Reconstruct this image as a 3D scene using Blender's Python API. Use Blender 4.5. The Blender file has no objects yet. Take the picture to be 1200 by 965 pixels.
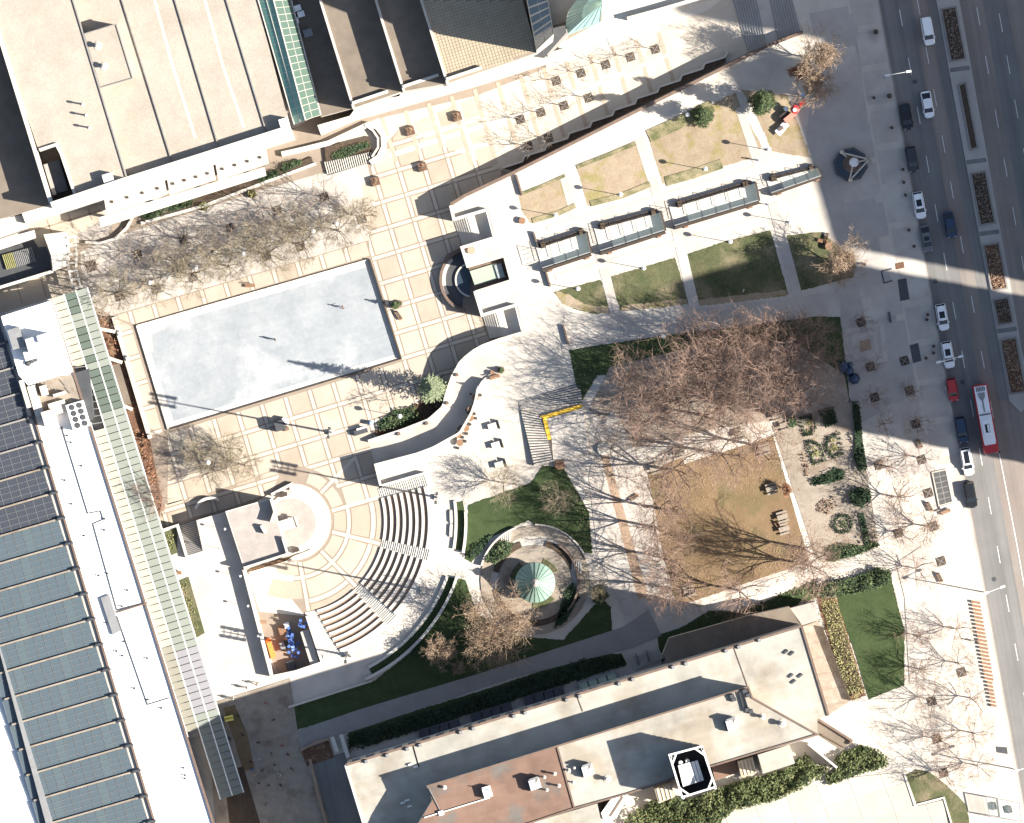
import bpy, math, random
from mathutils import Vector, Matrix
R = math.radians
scene = bpy.context.scene
C = scene.collection
# ---------------------------------------------------------------- camera, sky, sun, exposure
S = 0.15            # metres per photo pixel on the lower plaza
H = 1500.0          # height of the aeroplane
cam = bpy.data.cameras.new('camera')
cam.sensor_fit = 'HORIZONTAL'; cam.sensor_width = 36.0
cam.lens = 36.0 * H / (1200 * S)
cam.clip_start = 50; cam.clip_end = 6000
camo = bpy.data.objects.new('camera', cam); C.objects.link(camo)
camo.location = (0, 0, H); camo.rotation_euler = (0, 0, 0)
scene.camera = camo
EL = 33.0; SL = 0.19                       # sun height; slope of the shadows in the photo
_n = math.hypot(1, SL)
SUN = Vector((math.cos(R(EL)) / _n, -math.cos(R(EL)) * SL / _n, math.sin(R(EL))))
world = bpy.data.worlds.new('World'); scene.world = world; world.use_nodes = True
nt = world.node_tree
sky = nt.nodes.new('ShaderNodeTexSky'); sky.sky_type = 'NISHITA'; sky.sun_disc = False
sky.sun_elevation = R(EL); sky.sun_rotation = math.atan2(SUN.x, SUN.y)
sky.altitude = 200; sky.air_density = 1.0; sky.dust_density = 1.6; sky.ozone_density = 1.0
bg = nt.nodes['Background']; bg.inputs['Strength'].default_value = 0.06
nt.links.new(sky.outputs[0], bg.inputs['Color'])
sl = bpy.data.lights.new('sun', 'SUN'); sl.energy = 5.0; sl.angle = R(0.53); sl.color = (1.0, 0.94, 0.85)
so = bpy.data.objects.new('sun', sl); C.objects.link(so); so.location = SUN * 800
so.rotation_euler = (-SUN).to_track_quat('-Z', 'Y').to_euler()
scene.view_settings.view_transform = 'Standard'; scene.view_settings.look = 'None'
scene.view_settings.exposure = 1.74; scene.view_settings.gamma = 1.0
scene.cycles.max_bounces = 6; scene.cycles.diffuse_bounces = 3; scene.cycles.transparent_max_bounces = 12

# ---------------------------------------------------------------- helpers
def P(px, py, z=0.0):
    """the point at height z that lies under photo pixel (px, py)"""
    k = (H - z) / H
    return ((px - 600) * S * k, (482.5 - py) * S * k, z)
def lerp(a, b, t): return a + (b - a) * t
def L2(a, b, t): return (lerp(a[0], b[0], t), lerp(a[1], b[1], t))
GA = math.atan(0.30)                        # tilt of the plaza grid in the picture

class MB:
    """collects faces; build() links them as one mesh object"""
    def __init__(s): s.v = []; s.f = []; s.m = []
    def face(s, pts, m=0):
        i = len(s.v); s.v += [tuple(p) for p in pts]; s.f.append(tuple(range(i, i + len(pts)))); s.m.append(m)
    def prism_xy(s, pts, z0, z1, m=0, bottom=False, slope=None):
        a = sum(pts[i][0] * pts[(i + 1) % len(pts)][1] - pts[(i + 1) % len(pts)][0] * pts[i][1] for i in range(len(pts)))
        if a < 0: pts = pts[::-1]
        n = len(pts); i = len(s.v)
        s.v += [(p[0], p[1], z0) for p in pts]
        s.v += [(p[0], p[1], (slope(p[0], p[1]) if slope else z1)) for p in pts]
        s.f.append(tuple(range(i + n, i + 2 * n))); s.m.append(m)
        if bottom: s.f.append(tuple(range(i + n - 1, i - 1, -1))); s.m.append(m)
        for k in range(n):
            l = (k + 1) % n
            s.f.append((i + k, i + l, i + n + l, i + n + k)); s.m.append(m)
        return s
    def prism(s, px, z0, z1, m=0, **k):
        return s.prism_xy([P(x, y, z1)[:2] for x, y in px], z0, z1, m, **k)
    def sheet(s, px, z, m=0):
        pts = [P(x, y, z) for x, y in px]
        a = sum(pts[i][0] * pts[(i + 1) % len(pts)][1] - pts[(i + 1) % len(pts)][0] * pts[i][1] for i in range(len(pts)))
        s.face(pts if a > 0 else pts[::-1], m); return s
    def box(s, c, d, rz=0, m=0, tilt=None):
        """box: centre of base c, size d"""
        hx, hy, hz = d[0] / 2, d[1] / 2, d[2]
        ca, sa = math.cos(rz), math.sin(rz); i = len(s.v)
        for z in (0, hz):
            for x, y in ((-hx, -hy), (hx, -hy), (hx, hy), (-hx, hy)):
                s.v.append((c[0] + x * ca - y * sa, c[1] + x * sa + y * ca, c[2] + z))
        for f in ((3, 2, 1, 0), (4, 5, 6, 7), (0, 1, 5, 4), (1, 2, 6, 5), (2, 3, 7, 6), (3, 0, 4, 7)):
            s.f.append(tuple(i + k for k in f)); s.m.append(m)
        return s
    def wall_xy(s, line, w, z0, z1, closed=False, m=0):
        n = len(line); L = []; Rr = []
        for i in range(n):
            a = line[i - 1] if (i > 0 or closed) else None
            b = line[i]; c = line[(i + 1) % n] if (i < n - 1 or closed) else None
            d = Vector((0, 0))
            if a is not None: d += (Vector(b[:2]) - Vector(a[:2])).normalized()
            if c is not None: d += (Vector(c[:2]) - Vector(b[:2])).normalized()
            d = d.normalized(); nrm = Vector((-d.y, d.x)); k = 1.0
            if a is not None and c is not None:
                e = (Vector(c[:2]) - Vector(b[:2])).normalized()
                k = 1 / max(.4, abs(d.dot(e)))
            L.append(Vector(b[:2]) + nrm * w / 2 * k); Rr.append(Vector(b[:2]) - nrm * w / 2 * k)
        zt = z1 if callable(z1) else (lambda i: z1)
        zb = z0 if callable(z0) else (lambda i: z0)
        i0 = len(s.v)
        for i in range(n):
            s.v += [(Rr[i].x, Rr[i].y, zb(i)), (L[i].x, L[i].y, zb(i)), (L[i].x, L[i].y, zt(i)), (Rr[i].x, Rr[i].y, zt(i))]
        for i in range(n if closed else n - 1):
            a = i0 + 4 * i; b = i0 + 4 * ((i + 1) % n)
            for f in ((a, b, b + 3, a + 3), (b + 1, a + 1, a + 2, b + 2), (a + 3, b + 3, b + 2, a + 2)):
                s.f.append(f); s.m.append(m)
        if not closed:
            a = i0; s.f.append((a + 1, a, a + 3, a + 2)); s.m.append(m)
            a = i0 + 4 * (n - 1); s.f.append((a, a + 1, a + 2, a + 3)); s.m.append(m)
        return s
    def wall(s, px, w, z0, z1, closed=False, m=0):
        zz = z1 if not callable(z1) else None
        return s.wall_xy([P(x, y, zz if zz is not None else 1.5)[:2] for x, y in px], w, z0, z1, closed, m)
    def tube(s, a, b, r0, r1=None, n=6, m=0, cap=True):
        r1 = r0 if r1 is None else r1
        a = Vector(a); b = Vector(b); d = (b - a)
        if d.length < 1e-6: return s
        d.normalize(); u = d.orthogonal().normalized(); w = d.cross(u); i = len(s.v)
        for p, r in ((a, r0), (b, r1)):
            for k in range(n):
                t = 2 * math.pi * k / n
                s.v.append(tuple(p + (u * math.cos(t) + w * math.sin(t)) * r))
        for k in range(n):
            l = (k + 1) % n
            s.f.append((i + k, i + l, i + n + l, i + n + k)); s.m.append(m)
        if cap:
            s.f.append(tuple(range(i + n, i + 2 * n))); s.m.append(m)
            s.f.append(tuple(range(i + n - 1, i - 1, -1))); s.m.append(m)
        return s
    def lathe(s, c, prof, n=24, m=0):
        """prof: list of (radius, z) from bottom to top"""
        i = len(s.v)
        for r, z in prof:
            for k in range(n):
                t = 2 * math.pi * k / n
                s.v.append((c[0] + r * math.cos(t), c[1] + r * math.sin(t), c[2] + z))
        for j in range(len(prof) - 1):
            for k in range(n):
                l = (k + 1) % n
                s.f.append((i + j * n + k, i + j * n + l, i + (j + 1) * n + l, i + (j + 1) * n + k)); s.m.append(m)
        t = i + (len(prof) - 1) * n
        s.f.append(tuple(range(t, t + n))); s.m.append(m)
        return s
    def build(s, name, mat, parent=None, smooth=False):
        me = bpy.data.meshes.new(name); me.from_pydata(s.v, [], s.f)
        for mm in (mat if isinstance(mat, (list, tuple)) else [mat]): me.materials.append(mm)
        if len(me.materials) > 1: me.polygons.foreach_set('material_index', s.m)
        if smooth: me.polygons.foreach_set('use_smooth', [True] * len(me.polygons))
        me.update()
        return link(name, me, parent)

ROOT = {}
def link(name, me, parent=None):
    o = bpy.data.objects.new(name, me); C.objects.link(o)
    if parent is not None:
        o.parent = parent
        if parent.name in ROOT: o.matrix_parent_inverse = Matrix.Translation(-ROOT[parent.name])
    return o
def tag(o, label=None, cat=None, group=None, kind=None):
    if label: o['label'] = label
    if cat: o['category'] = cat
    if group: o['group'] = group
    if kind: o['kind'] = kind
    return o
def thing(name, label, cat, loc=(0, 0, 0), group=None):
    """an Empty at the thing's base; children are built in world coordinates"""
    o = bpy.data.objects.new(name, None); C.objects.link(o)
    o.empty_display_size = .3; o.location = loc; ROOT[o.name] = Vector(loc)
    return tag(o, label, cat, group)
def proto(name):
    """an Empty at the origin whose parts are built round the origin (to be moved and copied)"""
    o = bpy.data.objects.new(name, None); C.objects.link(o); o.empty_display_size = .3
    return o
USED = set()
def kids(o): return KID[o.name] if o.name in KID else list(o.children)
KID = {}
def copy_tree(o, parent=None):
    c = o.copy(); C.objects.link(c)
    if parent is not None: c.parent = parent
    for ch in kids(o): copy_tree(ch, c)
    return c
def place(pr, loc, rz=0.0, label=None, cat=None, group=None, sc=1.0):
    """the first call moves the prototype itself, later ones copy it with its parts"""
    if pr.name not in USED:
        USED.add(pr.name); KID[pr.name] = list(pr.children)
        for ch in KID[pr.name]:
            KID[ch.name] = list(ch.children)
            for g in KID[ch.name]: KID[g.name] = []
        o = pr
    else: o = copy_tree(pr)
    o.location = loc; o.rotation_euler = (0, 0, rz); o.scale = (sc, sc, sc)
    return tag(o, label, cat, group)
def struct(name, mb, mat, parent=None):
    o = mb.build(name, mat, parent)
    if parent is None: o['kind'] = 'structure'
    return o
def arc(c, r, a0, a1, n):
    """pixel points on an arc, angles in degrees, positive turning down in the picture"""
    return [(c[0] + r * math.cos(R(lerp(a0, a1, k / n))), c[1] + r * math.sin(R(lerp(a0, a1, k / n)))) for k in range(n + 1)]
def inside(p, poly):
    x, y = p; r = False; n = len(poly)
    for i in range(n):
        x1, y1 = poly[i]; x2, y2 = poly[(i + 1) % n]
        if (y1 > y) != (y2 > y) and x < (x2 - x1) * (y - y1) / (y2 - y1) + x1: r = not r
    return r

# ---------------------------------------------------------------- materials
MATS = {}
def M(name, c, c2=None, sc=.6, rough=.9, bump=0.0, spec=.25, metal=0.0, fine=0.0, fsc=9.0, c3=None, stain=.12, wave=None):
    if name in MATS: return MATS[name]
    m = bpy.data.materials.new(name); m.use_nodes = True; t = m.node_tree; N = t.nodes; L = t.links
    b = N['Principled BSDF']; b.inputs['Roughness'].default_value = rough
    b.inputs['Specular IOR Level'].default_value = spec; b.inputs['Metallic'].default_value = metal
    g = N.new('ShaderNodeNewGeometry')
    def noise(scale, detail=5, rg=.6, off=0):
        n = N.new('ShaderNodeTexNoise'); n.inputs['Scale'].default_value = scale
        n.inputs['Detail'].default_value = detail; n.inputs['Roughness'].default_value = rg
        v = N.new('ShaderNodeVectorMath'); v.operation = 'ADD'; v.inputs[1].default_value = (off, off * 1.7, off * .3)
        L.new(g.outputs['Position'], v.inputs[0]); L.new(v.outputs[0], n.inputs['Vector']); return n
    def ramp(src, a, bb):
        r = N.new('ShaderNodeMapRange'); r.inputs['From Min'].default_value = a; r.inputs['From Max'].default_value = bb
        L.new(src, r.inputs['Value']); return r.outputs[0]
    def mix(f, x, y, mode='MIX'):
        k = N.new('ShaderNodeMix'); k.data_type = 'RGBA'; k.blend_type = mode
        for s_, v in ((k.inputs[0], f), (k.inputs[6], x), (k.inputs[7], y)):
            if hasattr(v, 'is_linked') or hasattr(v, 'links'): L.new(v, s_)
            else: s_.default_value = v if not isinstance(v, tuple) else (*v, 1)
        return k.outputs[2]
    c2 = c2 or tuple(x * .82 for x in c)
    streak = None
    if wave:
        mp = N.new('ShaderNodeMapping'); mp.inputs['Rotation'].default_value = (0, 0, wave[0]); sm = N.new('ShaderNodeVectorMath'); sm.operation = 'MULTIPLY'; sm.inputs[1].default_value = (wave[1], wave[2], .2); L.new(mp.outputs[0], sm.inputs[0])
        L.new(g.outputs['Position'], mp.inputs['Vector']); sn = N.new('ShaderNodeTexNoise'); sn.inputs['Scale'].default_value = 1.0; sn.inputs['Detail'].default_value = 5
        sn.inputs['Roughness'].default_value = .6; L.new(sm.outputs[0], sn.inputs['Vector']); streak = sn.outputs[0]
    col = mix(ramp(noise(sc).outputs[0], .34, .66), c, c2)
    if c3: col = mix(ramp(noise(sc * .45, 4, .6, 31).outputs[0], .52, .66), col, c3)
    if fine: 
        k = N.new('ShaderNodeMapRange'); k.inputs['From Min'].default_value = .3; k.inputs['From Max'].default_value = .7
        k.inputs['To Min'].default_value = 1 - fine; k.inputs['To Max'].default_value = 1 + fine
        L.new(noise(fsc, 3, .7, 7).outputs[0], k.inputs['Value'])
        vm = N.new('ShaderNodeVectorMath'); vm.operation = 'SCALE'
        L.new(col, vm.inputs[0]); L.new(k.outputs[0], vm.inputs['Scale']); col = vm.outputs[0]
    if stain:
        k = N.new('ShaderNodeMapRange'); k.inputs['From Min'].default_value = .45; k.inputs['From Max'].default_value = .75
        k.inputs['To Min'].default_value = 1.0; k.inputs['To Max'].default_value = 1 - stain
        L.new(noise(.13, 6, .65, 53).outputs[0], k.inputs['Value'])
        vm = N.new('ShaderNodeVectorMath'); vm.operation = 'SCALE'
        L.new(col, vm.inputs[0]); L.new(k.outputs[0], vm.inputs['Scale']); col = vm.outputs[0]
    if streak:
        k = N.new('ShaderNodeMapRange'); k.inputs['From Min'].default_value = .35; k.inputs['From Max'].default_value = .68
        k.inputs['To Min'].default_value = 1 + wave[3]; k.inputs['To Max'].default_value = 1 - wave[3]
        L.new(streak, k.inputs['Value']); vm = N.new('ShaderNodeVectorMath'); vm.operation = 'SCALE'
        L.new(col, vm.inputs[0]); L.new(k.outputs[0], vm.inputs['Scale']); col = vm.outputs[0]
    L.new(col, b.inputs['Base Color'])
    if bump:
        bp = N.new('ShaderNodeBump'); bp.inputs['Strength'].default_value = bump; bp.inputs['Distance'].default_value = .08
        L.new(noise(fsc * .6, 4, .6, 3).outputs[0], bp.inputs['Height']); L.new(bp.outputs[0], b.inputs['Normal'])
    MATS[name] = m; return m
def glass(name, c, rough=.08, alpha=1.0, spec=.5):
    m = bpy.data.materials.new(name); m.use_nodes = True
    b = m.node_tree.nodes['Principled BSDF']; b.inputs['Base Color'].default_value = (*c, 1)
    b.inputs['Roughness'].default_value = rough; b.inputs['Specular IOR Level'].default_value = spec
    b.inputs['Alpha'].default_value = alpha
    MATS[name] = m; return m
def paint(name, c, rough=.35, metal=0.0):
    return M(name, c, tuple(x * .92 for x in c), 1.5, rough, 0, .5, metal, stain=.05)
conc   = M('pale concrete', (.46, .42, .365), (.41, .37, .32), .3, .9, .1, fine=.06, stain=.2)
conc2  = M('white concrete', (.52, .49, .435), (.46, .43, .38), .5, .85, .05, stain=.15)
walk   = M('pavement concrete', (.40, .365, .325), (.35, .315, .28), .3, .9, .1, fine=.07, c3=(.43, .40, .36))
walkd  = M('darker pavement concrete', (.36, .335, .305), (.32, .295, .27), .4, .9, .1, fine=.07)
slab   = M('beige paving slab', (.375, .325, .262), (.34, .29, .232), .3, .85, .08, fine=.05)
joint  = M('tan paving joint', (.25, .202, .158), (.225, .18, .14), .6, .9)
band   = M('cream paving band', (.47, .415, .34), (.43, .375, .305), .6, .85)
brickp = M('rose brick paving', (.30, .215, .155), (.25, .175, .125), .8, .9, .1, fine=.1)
litter = M('leaf strewn dirt', (.285, .235, .19), (.23, .185, .145), .8, 1, .3, .1, fine=.2, fsc=4, c3=(.33, .285, .24), stain=.2)
gpave  = M('worn or shade dark paving', (.28, .24, .195), (.23, .195, .155), .7, .9, .1, fine=.15, c3=(.19, .15, .115), stain=.2)
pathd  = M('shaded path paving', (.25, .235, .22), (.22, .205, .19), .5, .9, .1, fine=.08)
fringem= M('patchy lawn edge', (.085, .092, .042), (.27, .225, .14), .55, 1, .5, .1, fine=.25, fsc=4)
trim   = M('grey brown trim', (.24, .22, .20), None, 1, .8)
wallc  = M('cast wall concrete', (.50, .455, .395), (.44, .40, .345), .7, .9, .1)
wallb  = M('brown granite', (.16, .11, .085), (.12, .085, .065), 1.0, .7)
asph   = M('worn asphalt', (.215, .19, .165), (.185, .165, .145), .12, .92, .1, fine=.08, c3=(.20, .165, .145), wave=(-R(10.2), .75, .018, .15))
asph2  = M('smooth asphalt', (.165, .158, .15), (.145, .14, .134), .15, .92, .1, fine=.06, wave=(-R(10.2), .8, .02, .14))
curbm  = M('kerb stone', (.36, .34, .31), None, .5)
white  = M('road paint', (.62, .60, .56), (.5, .48, .45), 2.0, .8)
yellow = M('yellow paint', (.75, .45, .05), (.65, .38, .04), 1.0, .7)
grass  = M('winter lawn', (.060, .072, .034), (.105, .102, .055), .38, 1, .6, .1, fine=.3, fsc=4, c3=(.17, .145, .09), stain=.25)
grassd = M('green lawn', (.034, .052, .021), (.048, .065, .029), .6, 1, .6, .1, fine=.25, fsc=5)
tan    = M('dormant lawn', (.185, .128, .075), (.155, .105, .06), .45, 1, .5, .1, fine=.22, fsc=6, c3=(.13, .105, .055))
straw  = M('straw dry lawn', (.29, .235, .165), (.255, .195, .135), .8, 1, .5, .1, fine=.14, fsc=5, c3=(.22, .185, .085), stain=.25)
mulch  = M('leaf mulch', (.14, .075, .05), (.10, .06, .04), 2.0, 1, .6, .1, fine=.4, fsc=4, c3=(.20, .13, .08))
soil   = M('bed soil', (.085, .062, .045), (.06, .045, .033), 2.0, 1, .5, .1, fine=.4, fsc=5)
gravel = M('gravel roof', (.34, .30, .25), (.31, .27, .222), .3, 1, .3, .1, fine=.16, fsc=5, stain=.16)
wroof  = M('white roof membrane', (.78, .77, .74), (.70, .70, .68), .25, .8, 0, stain=.12)
croof  = M('cream roof membrane', (.34, .325, .285), (.31, .295, .255), .2, .85, .05, c3=(.27, .235, .185), stain=.38, wave=(-R(16.7), .04, .8, .06))
broof  = M('rust brown roof', (.185, .118, .088), (.165, .102, .075), .4, .9, .05, fine=.06, c3=(.13, .115, .10), stain=.4, wave=(-R(16.7), .04, .7, .06))
stoneroof = M('stained stone roof', (.33, .295, .26), (.27, .24, .22), .7, .9, .1, fine=.15)
deck   = M('roof deck tile', (.37, .31, .22), (.31, .26, .185), .8, .9)
droof  = M('brown flat roof', (.18, .148, .115), (.155, .125, .098), .6, .95, .1, fine=.1, stain=.25)
dark   = M('dark void', (.02, .02, .022), None, 1, .9, stain=0)
greyd  = M('dark grey metal', (.06, .062, .066), None, 1, .5, 0, .4)
greym  = M('mid grey metal', (.22, .22, .22), None, 1, .5, 0, .4)
whitem = M('white metal', (.74, .73, .70), None, 1, .45, 0, .4)
bronze = M('dark bronze', (.055, .04, .03), None, 1, .5, 0, .4)
wood   = M('weathered wood', (.24, .14, .085), (.18, .10, .06), 3, .8)
copper = M('green copper', (.20, .29, .235), (.165, .245, .20), 1.2, .6, 0, .4)
copperd= M('copper rib', (.10, .15, .125), None, 1.2, .6)
teal   = M('pale teal copper', (.22, .33, .335), (.19, .29, .295), 1.0, .55)
ice    = M('rink ice', (.222, .240, .252), (.275, .288, .296), .24, .6, 0, .2, fine=.07, fsc=1.6, c3=(.335, .342, .345), stain=.06, wave=(-R(16.7), .06, 1.1, .03))
bark   = M('grey bark', (.20, .16, .13), (.16, .125, .10), 2, .95)
twigr  = M('rosy twigs', (.26, .18, .14), (.195, .132, .102), 1.2, 1)
twigy  = M('straw twigs', (.29, .245, .17), (.235, .195, .135), 1.2, 1)
twigg  = M('grey brown twigs', (.24, .195, .155), (.19, .15, .12), 1.2, 1)
leafb  = M('dry oak leaf', (.36, .27, .19), (.28, .20, .14), 1.6, 1, 0, .1, c3=(.21, .15, .105), stain=.1)
leafr  = M('russet leaf', (.32, .165, .10), (.24, .125, .075), 1.6, 1, 0, .1, stain=.1)
leafg  = M('evergreen leaf', (.075, .10, .045), (.05, .075, .034), 1.5, .8, 0, .2, c3=(.11, .13, .06), stain=.1)
leafd  = M('dark evergreen leaf', (.026, .048, .022), (.018, .034, .016), 1.5, .8, 0, .3, stain=.1)
leafy  = M('yellow green leaf', (.30, .285, .13), (.20, .20, .085), 1.5, .9, 0, .2, stain=.1)
leafs  = M('silver green leaf', (.22, .25, .15), (.15, .18, .10), 1.5, .8, 0, .3, stain=.1)
ivy    = M('ivy leaf', (.105, .12, .050), (.07, .088, .035), 1.0, .8, 0, .2, c3=(.15, .155, .07), stain=.1)
g_dark = glass('dark roof glass', (.040, .045, .055), .35)
g_blue = glass('blue grey roof glass', (.068, .090, .104), .35)
g_blu2 = glass('greener roof glass', (.074, .099, .108), .35)
g_green_dim= glass('dim side green glass', (.045, .085, .062), .3)
g_teal_lit = glass('lit side teal glass', (.13, .27, .21), .3)
g_pale = glass('pale green glass', (.30, .35, .27), .25)
g_mint = glass('mint glass', (.15, .163, .14), .35, 1, .2)
g_cream= glass('cream glass', (.27, .26, .215), .4, 1, .2)
g_lav  = glass('lavender grey glass', (.165, .16, .17), .4, 1, .2)
g_grey = glass('grey glass', (.18, .172, .14), .4, 1, .2)
g_clear= glass('clear pale glass', (.42, .50, .46), .05, .13)
g_can  = glass('dull green canopy glass', (.06, .078, .062), .35, 1, .3)
g_sky  = glass('facade glass', (.10, .15, .20), .1)
c_win  = glass('car window', (.012, .014, .018), .06)
water  = glass('pool water', (.03, .045, .06), .05)
tyre   = M('tyre rubber', (.02, .02, .02), None, 1, .9)
chrome = paint('wheel metal', (.45, .45, .46), .3, .8)
lampw  = M('lamp globe', (.85, .84, .80), (.8, .79, .75), 1, .3, stain=0)
red    = paint('red paint', (.42, .03, .03)); blackp = paint('black paint', (.015, .016, .018), .2)
blue   = paint('dark blue paint', (.025, .045, .085), .25); whitep = paint('white paint', (.80, .80, .79), .3)
greyp  = paint('grey paint', (.13, .135, .14), .3); dgreyp = paint('charcoal paint', (.035, .038, .042), .25)
orange = paint('orange plastic', (.75, .20, .04), .5); bluep = paint('blue plastic', (.07, .14, .38), .5)
bluel  = paint('light blue plastic', (.28, .42, .75), .5); ypl = paint('yellow plastic', (.75, .60, .12), .5)
tail   = paint('tail lamp red', (.6, .02, .02), .3); skin = M('skin', (.42, .27, .20), None, 1, .7)
# ================================================================ THE SETTING
random.seed(5)
ZT = 3.0                                     # level of the upper terrace and pavements
def curb(y): return 1029 + .1805 * y
g = MB(); g.face([(-3000, -3000, -.06), (3000, -3000, -.06), (3000, 3000, -.06), (-3000, 3000, -.06)])
struct('ground', g, walk)
AC = (343.0, 612.0)                          # centre of the amphitheatre
TB = [(905, -300), (920, -30), (941, 38), (900, 54), (600, 204), (583, 212), (545, 230), (527, 241), (531, 258), (572, 246), (580, 278),
      (541, 290), (549, 314), (590, 302), (597, 328), (556, 341), (565, 370), (606, 358), (614, 391), (586, 399), (567, 406), (556, 412),
      (584, 433), (575.5, 437), (565, 446), (559, 455), (556, 470), (551.7, 483), (545, 498), (538, 506.7), (525, 516), (506.7, 524),
      (488, 531), (439, 545), (446, 570.5)] + arc(AC, 166, -20, 78, 28) + \
     [(348, 787), (319, 793), (286, 668), (264, 600), (230, 610), (238, 647), (219, 653), (207, 616), (183, 624), (150, 635),
      (-300, 760), (-300, 1300), (curb(1300), 1300), (curb(-300), -300)]
struct('terrace', MB().prism(TB, -.05, ZT), conc)
# ---- lower plaza
lp = [(60, 300), (440, 100), (560, 60), (860, -40), (930, -40), (945, 45), (600, 215), (560, 280), (620, 400), (560, 425), (585, 440),
      (535, 520), (450, 580)] + arc(AC, 168, -18, 80, 12) + [(330, 800), (280, 680), (262, 610), (180, 640), (100, 400)]
pl = struct('plaza', MB().sheet(lp, 0), joint)
slabs = [slab, slab, M('paler paving slab', (.41, .355, .285), (.375, .32, .25), .3, .85, .08, fine=.05), M('duller paving slab', (.355, .295, .23), (.32, .265, .205), .3, .85, .08, fine=.05, stain=.2)]
rs = random.Random(2)
UX, UY = math.cos(GA), -math.sin(GA)          # u runs along the rink, v down the picture
def UV(x, y): return (x * UX + y * UY, -x * UY + y * UX)
def XY(u, v): return (u * UX - v * UY, u * UY + v * UX)
def clip(poly, reg):
    out = poly; n = len(reg)
    a = sum(reg[i][0] * reg[(i + 1) % n][1] - reg[(i + 1) % n][0] * reg[i][1] for i in range(n))
    reg = reg if a > 0 else reg[::-1]
    for i in range(n):
        p, q = reg[i], reg[(i + 1) % n]; src = out; out = []
        side = lambda r: (q[0] - p[0]) * (r[1] - p[1]) - (q[1] - p[1]) * (r[0] - p[0])
        for k in range(len(src)):
            c_, d_ = src[k], src[(k + 1) % len(src)]; sc_, sd_ = side(c_), side(d_)
            if sc_ >= 0: out.append(c_)
            if sc_ * sd_ < 0:
                t = sc_ / (sc_ - sd_); out.append(L2(c_, d_, t))
        if len(out) < 3: return []
    return out
def area(p): return abs(sum(p[i][0] * p[(i + 1) % len(p)][1] - p[(i + 1) % len(p)][0] * p[i][1] for i in range(len(p)))) / 2
regs = [[(132, 371), (431, 283), (433, 300), (158, 380)],
        [(432, 283), (424, 218), (440, 186), (470, 150), (560, 112), (594, 200), (582, 210), (527, 240), (541, 290), (524, 298), (516, 315), (515, 335), (522, 352), (540, 363), (559, 370),
         (573, 398), (556, 412), (540, 425), (531, 440), (524, 460), (519, 476), (503, 491), (472, 503), (432, 516), (440, 546), (446, 571), (447, 582)] + arc(AC, 66, -16, -100, 12) + [(262, 572), (196, 592), (197, 508), (471, 424), (434, 303)],
        [(136, 374), (156, 384), (192, 505), (177, 512)], [(190, 592), (262, 573), (331, 548), (318, 578), (264, 597), (228, 606), (184, 620)]]
u0, v0 = UV(322.5, 325); v0 = 386.0; PU, PV = 29.2, 30.4
slabs_done = 0
def pave(poly, m, name, z=.03, amin=45, mat2=None):
    for rg in regs:
        c_ = clip(rg, poly)
        if len(c_) >= 3 and area(c_) > amin:
            MB().prism(c_, -.02, z).build(name, m, pl)
for i in range(-13, 14):
    for j in range(-12, 14):
        ua, va = u0 + i * PU, v0 + j * PV
        pave([XY(ua + 3.4, va + 3.4), XY(ua + PU - 3.4, va + 3.4), XY(ua + PU - 3.4, va + PV - 3.4), XY(ua + 3.4, va + PV - 3.4)], rs.choice(slabs), 'paving_slab')
        pave([XY(ua - 1.9, va - 1.9), XY(ua + PU - 3.1, va - 1.9), XY(ua + PU - 3.1, va + 1.9), XY(ua - 1.9, va + 1.9)], band, 'paving_band', .035, 30)
        pave([XY(ua - 1.9, va + 3.1), XY(ua + 1.9, va + 3.1), XY(ua + 1.9, va + PV - 3.1), XY(ua - 1.9, va + PV - 3.1)], band, 'paving_band', .035, 30)
# radial paving in front of the amphitheatre
def ringseg(r0, r1, a0, a1, n=8): return arc(AC, r0, a0, a1, n) + arc(AC, r1, a1, a0, n)
aa = [-75, -46, -16, 14, 45.5, 80, 112]
for k in range(len(aa) - 1):
    for r0, r1 in ((48.5, 62.5), (69.5, 90.5), (98.5, 105.8)):
        if k in (0, 1) and r0 > 60: continue
        if k == 5 and r0 > 90: continue
        g_ = 100 / ((r0 + r1) / 2)
        MB().prism(ringseg(r0, r1, aa[k] + 2.1 * g_, aa[k + 1] - 2.1 * g_), -.02, .03).build('paving_slab', rs.choice(slabs), pl)
    for r0, r1 in ((64, 68), (92, 97)):
        if k in (0, 1) or (k == 5 and r0 > 90): continue
        MB().prism(ringseg(r0, r1, aa[k] + 2.0, aa[k + 1] - 2.0), -.02, .035).build('paving_band', band, pl)
for a in aa[1:-1]:
    MB().prism([(AC[0] + r * math.cos(R(a)) - q * math.sin(R(a)), AC[1] + r * math.sin(R(a)) + q * math.cos(R(a))) for r, q in ((47.5, -2), (105.8, -2), (105.8, 2), (47.5, 2))], -.02, .036).build('paving_band', band, pl)
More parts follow.
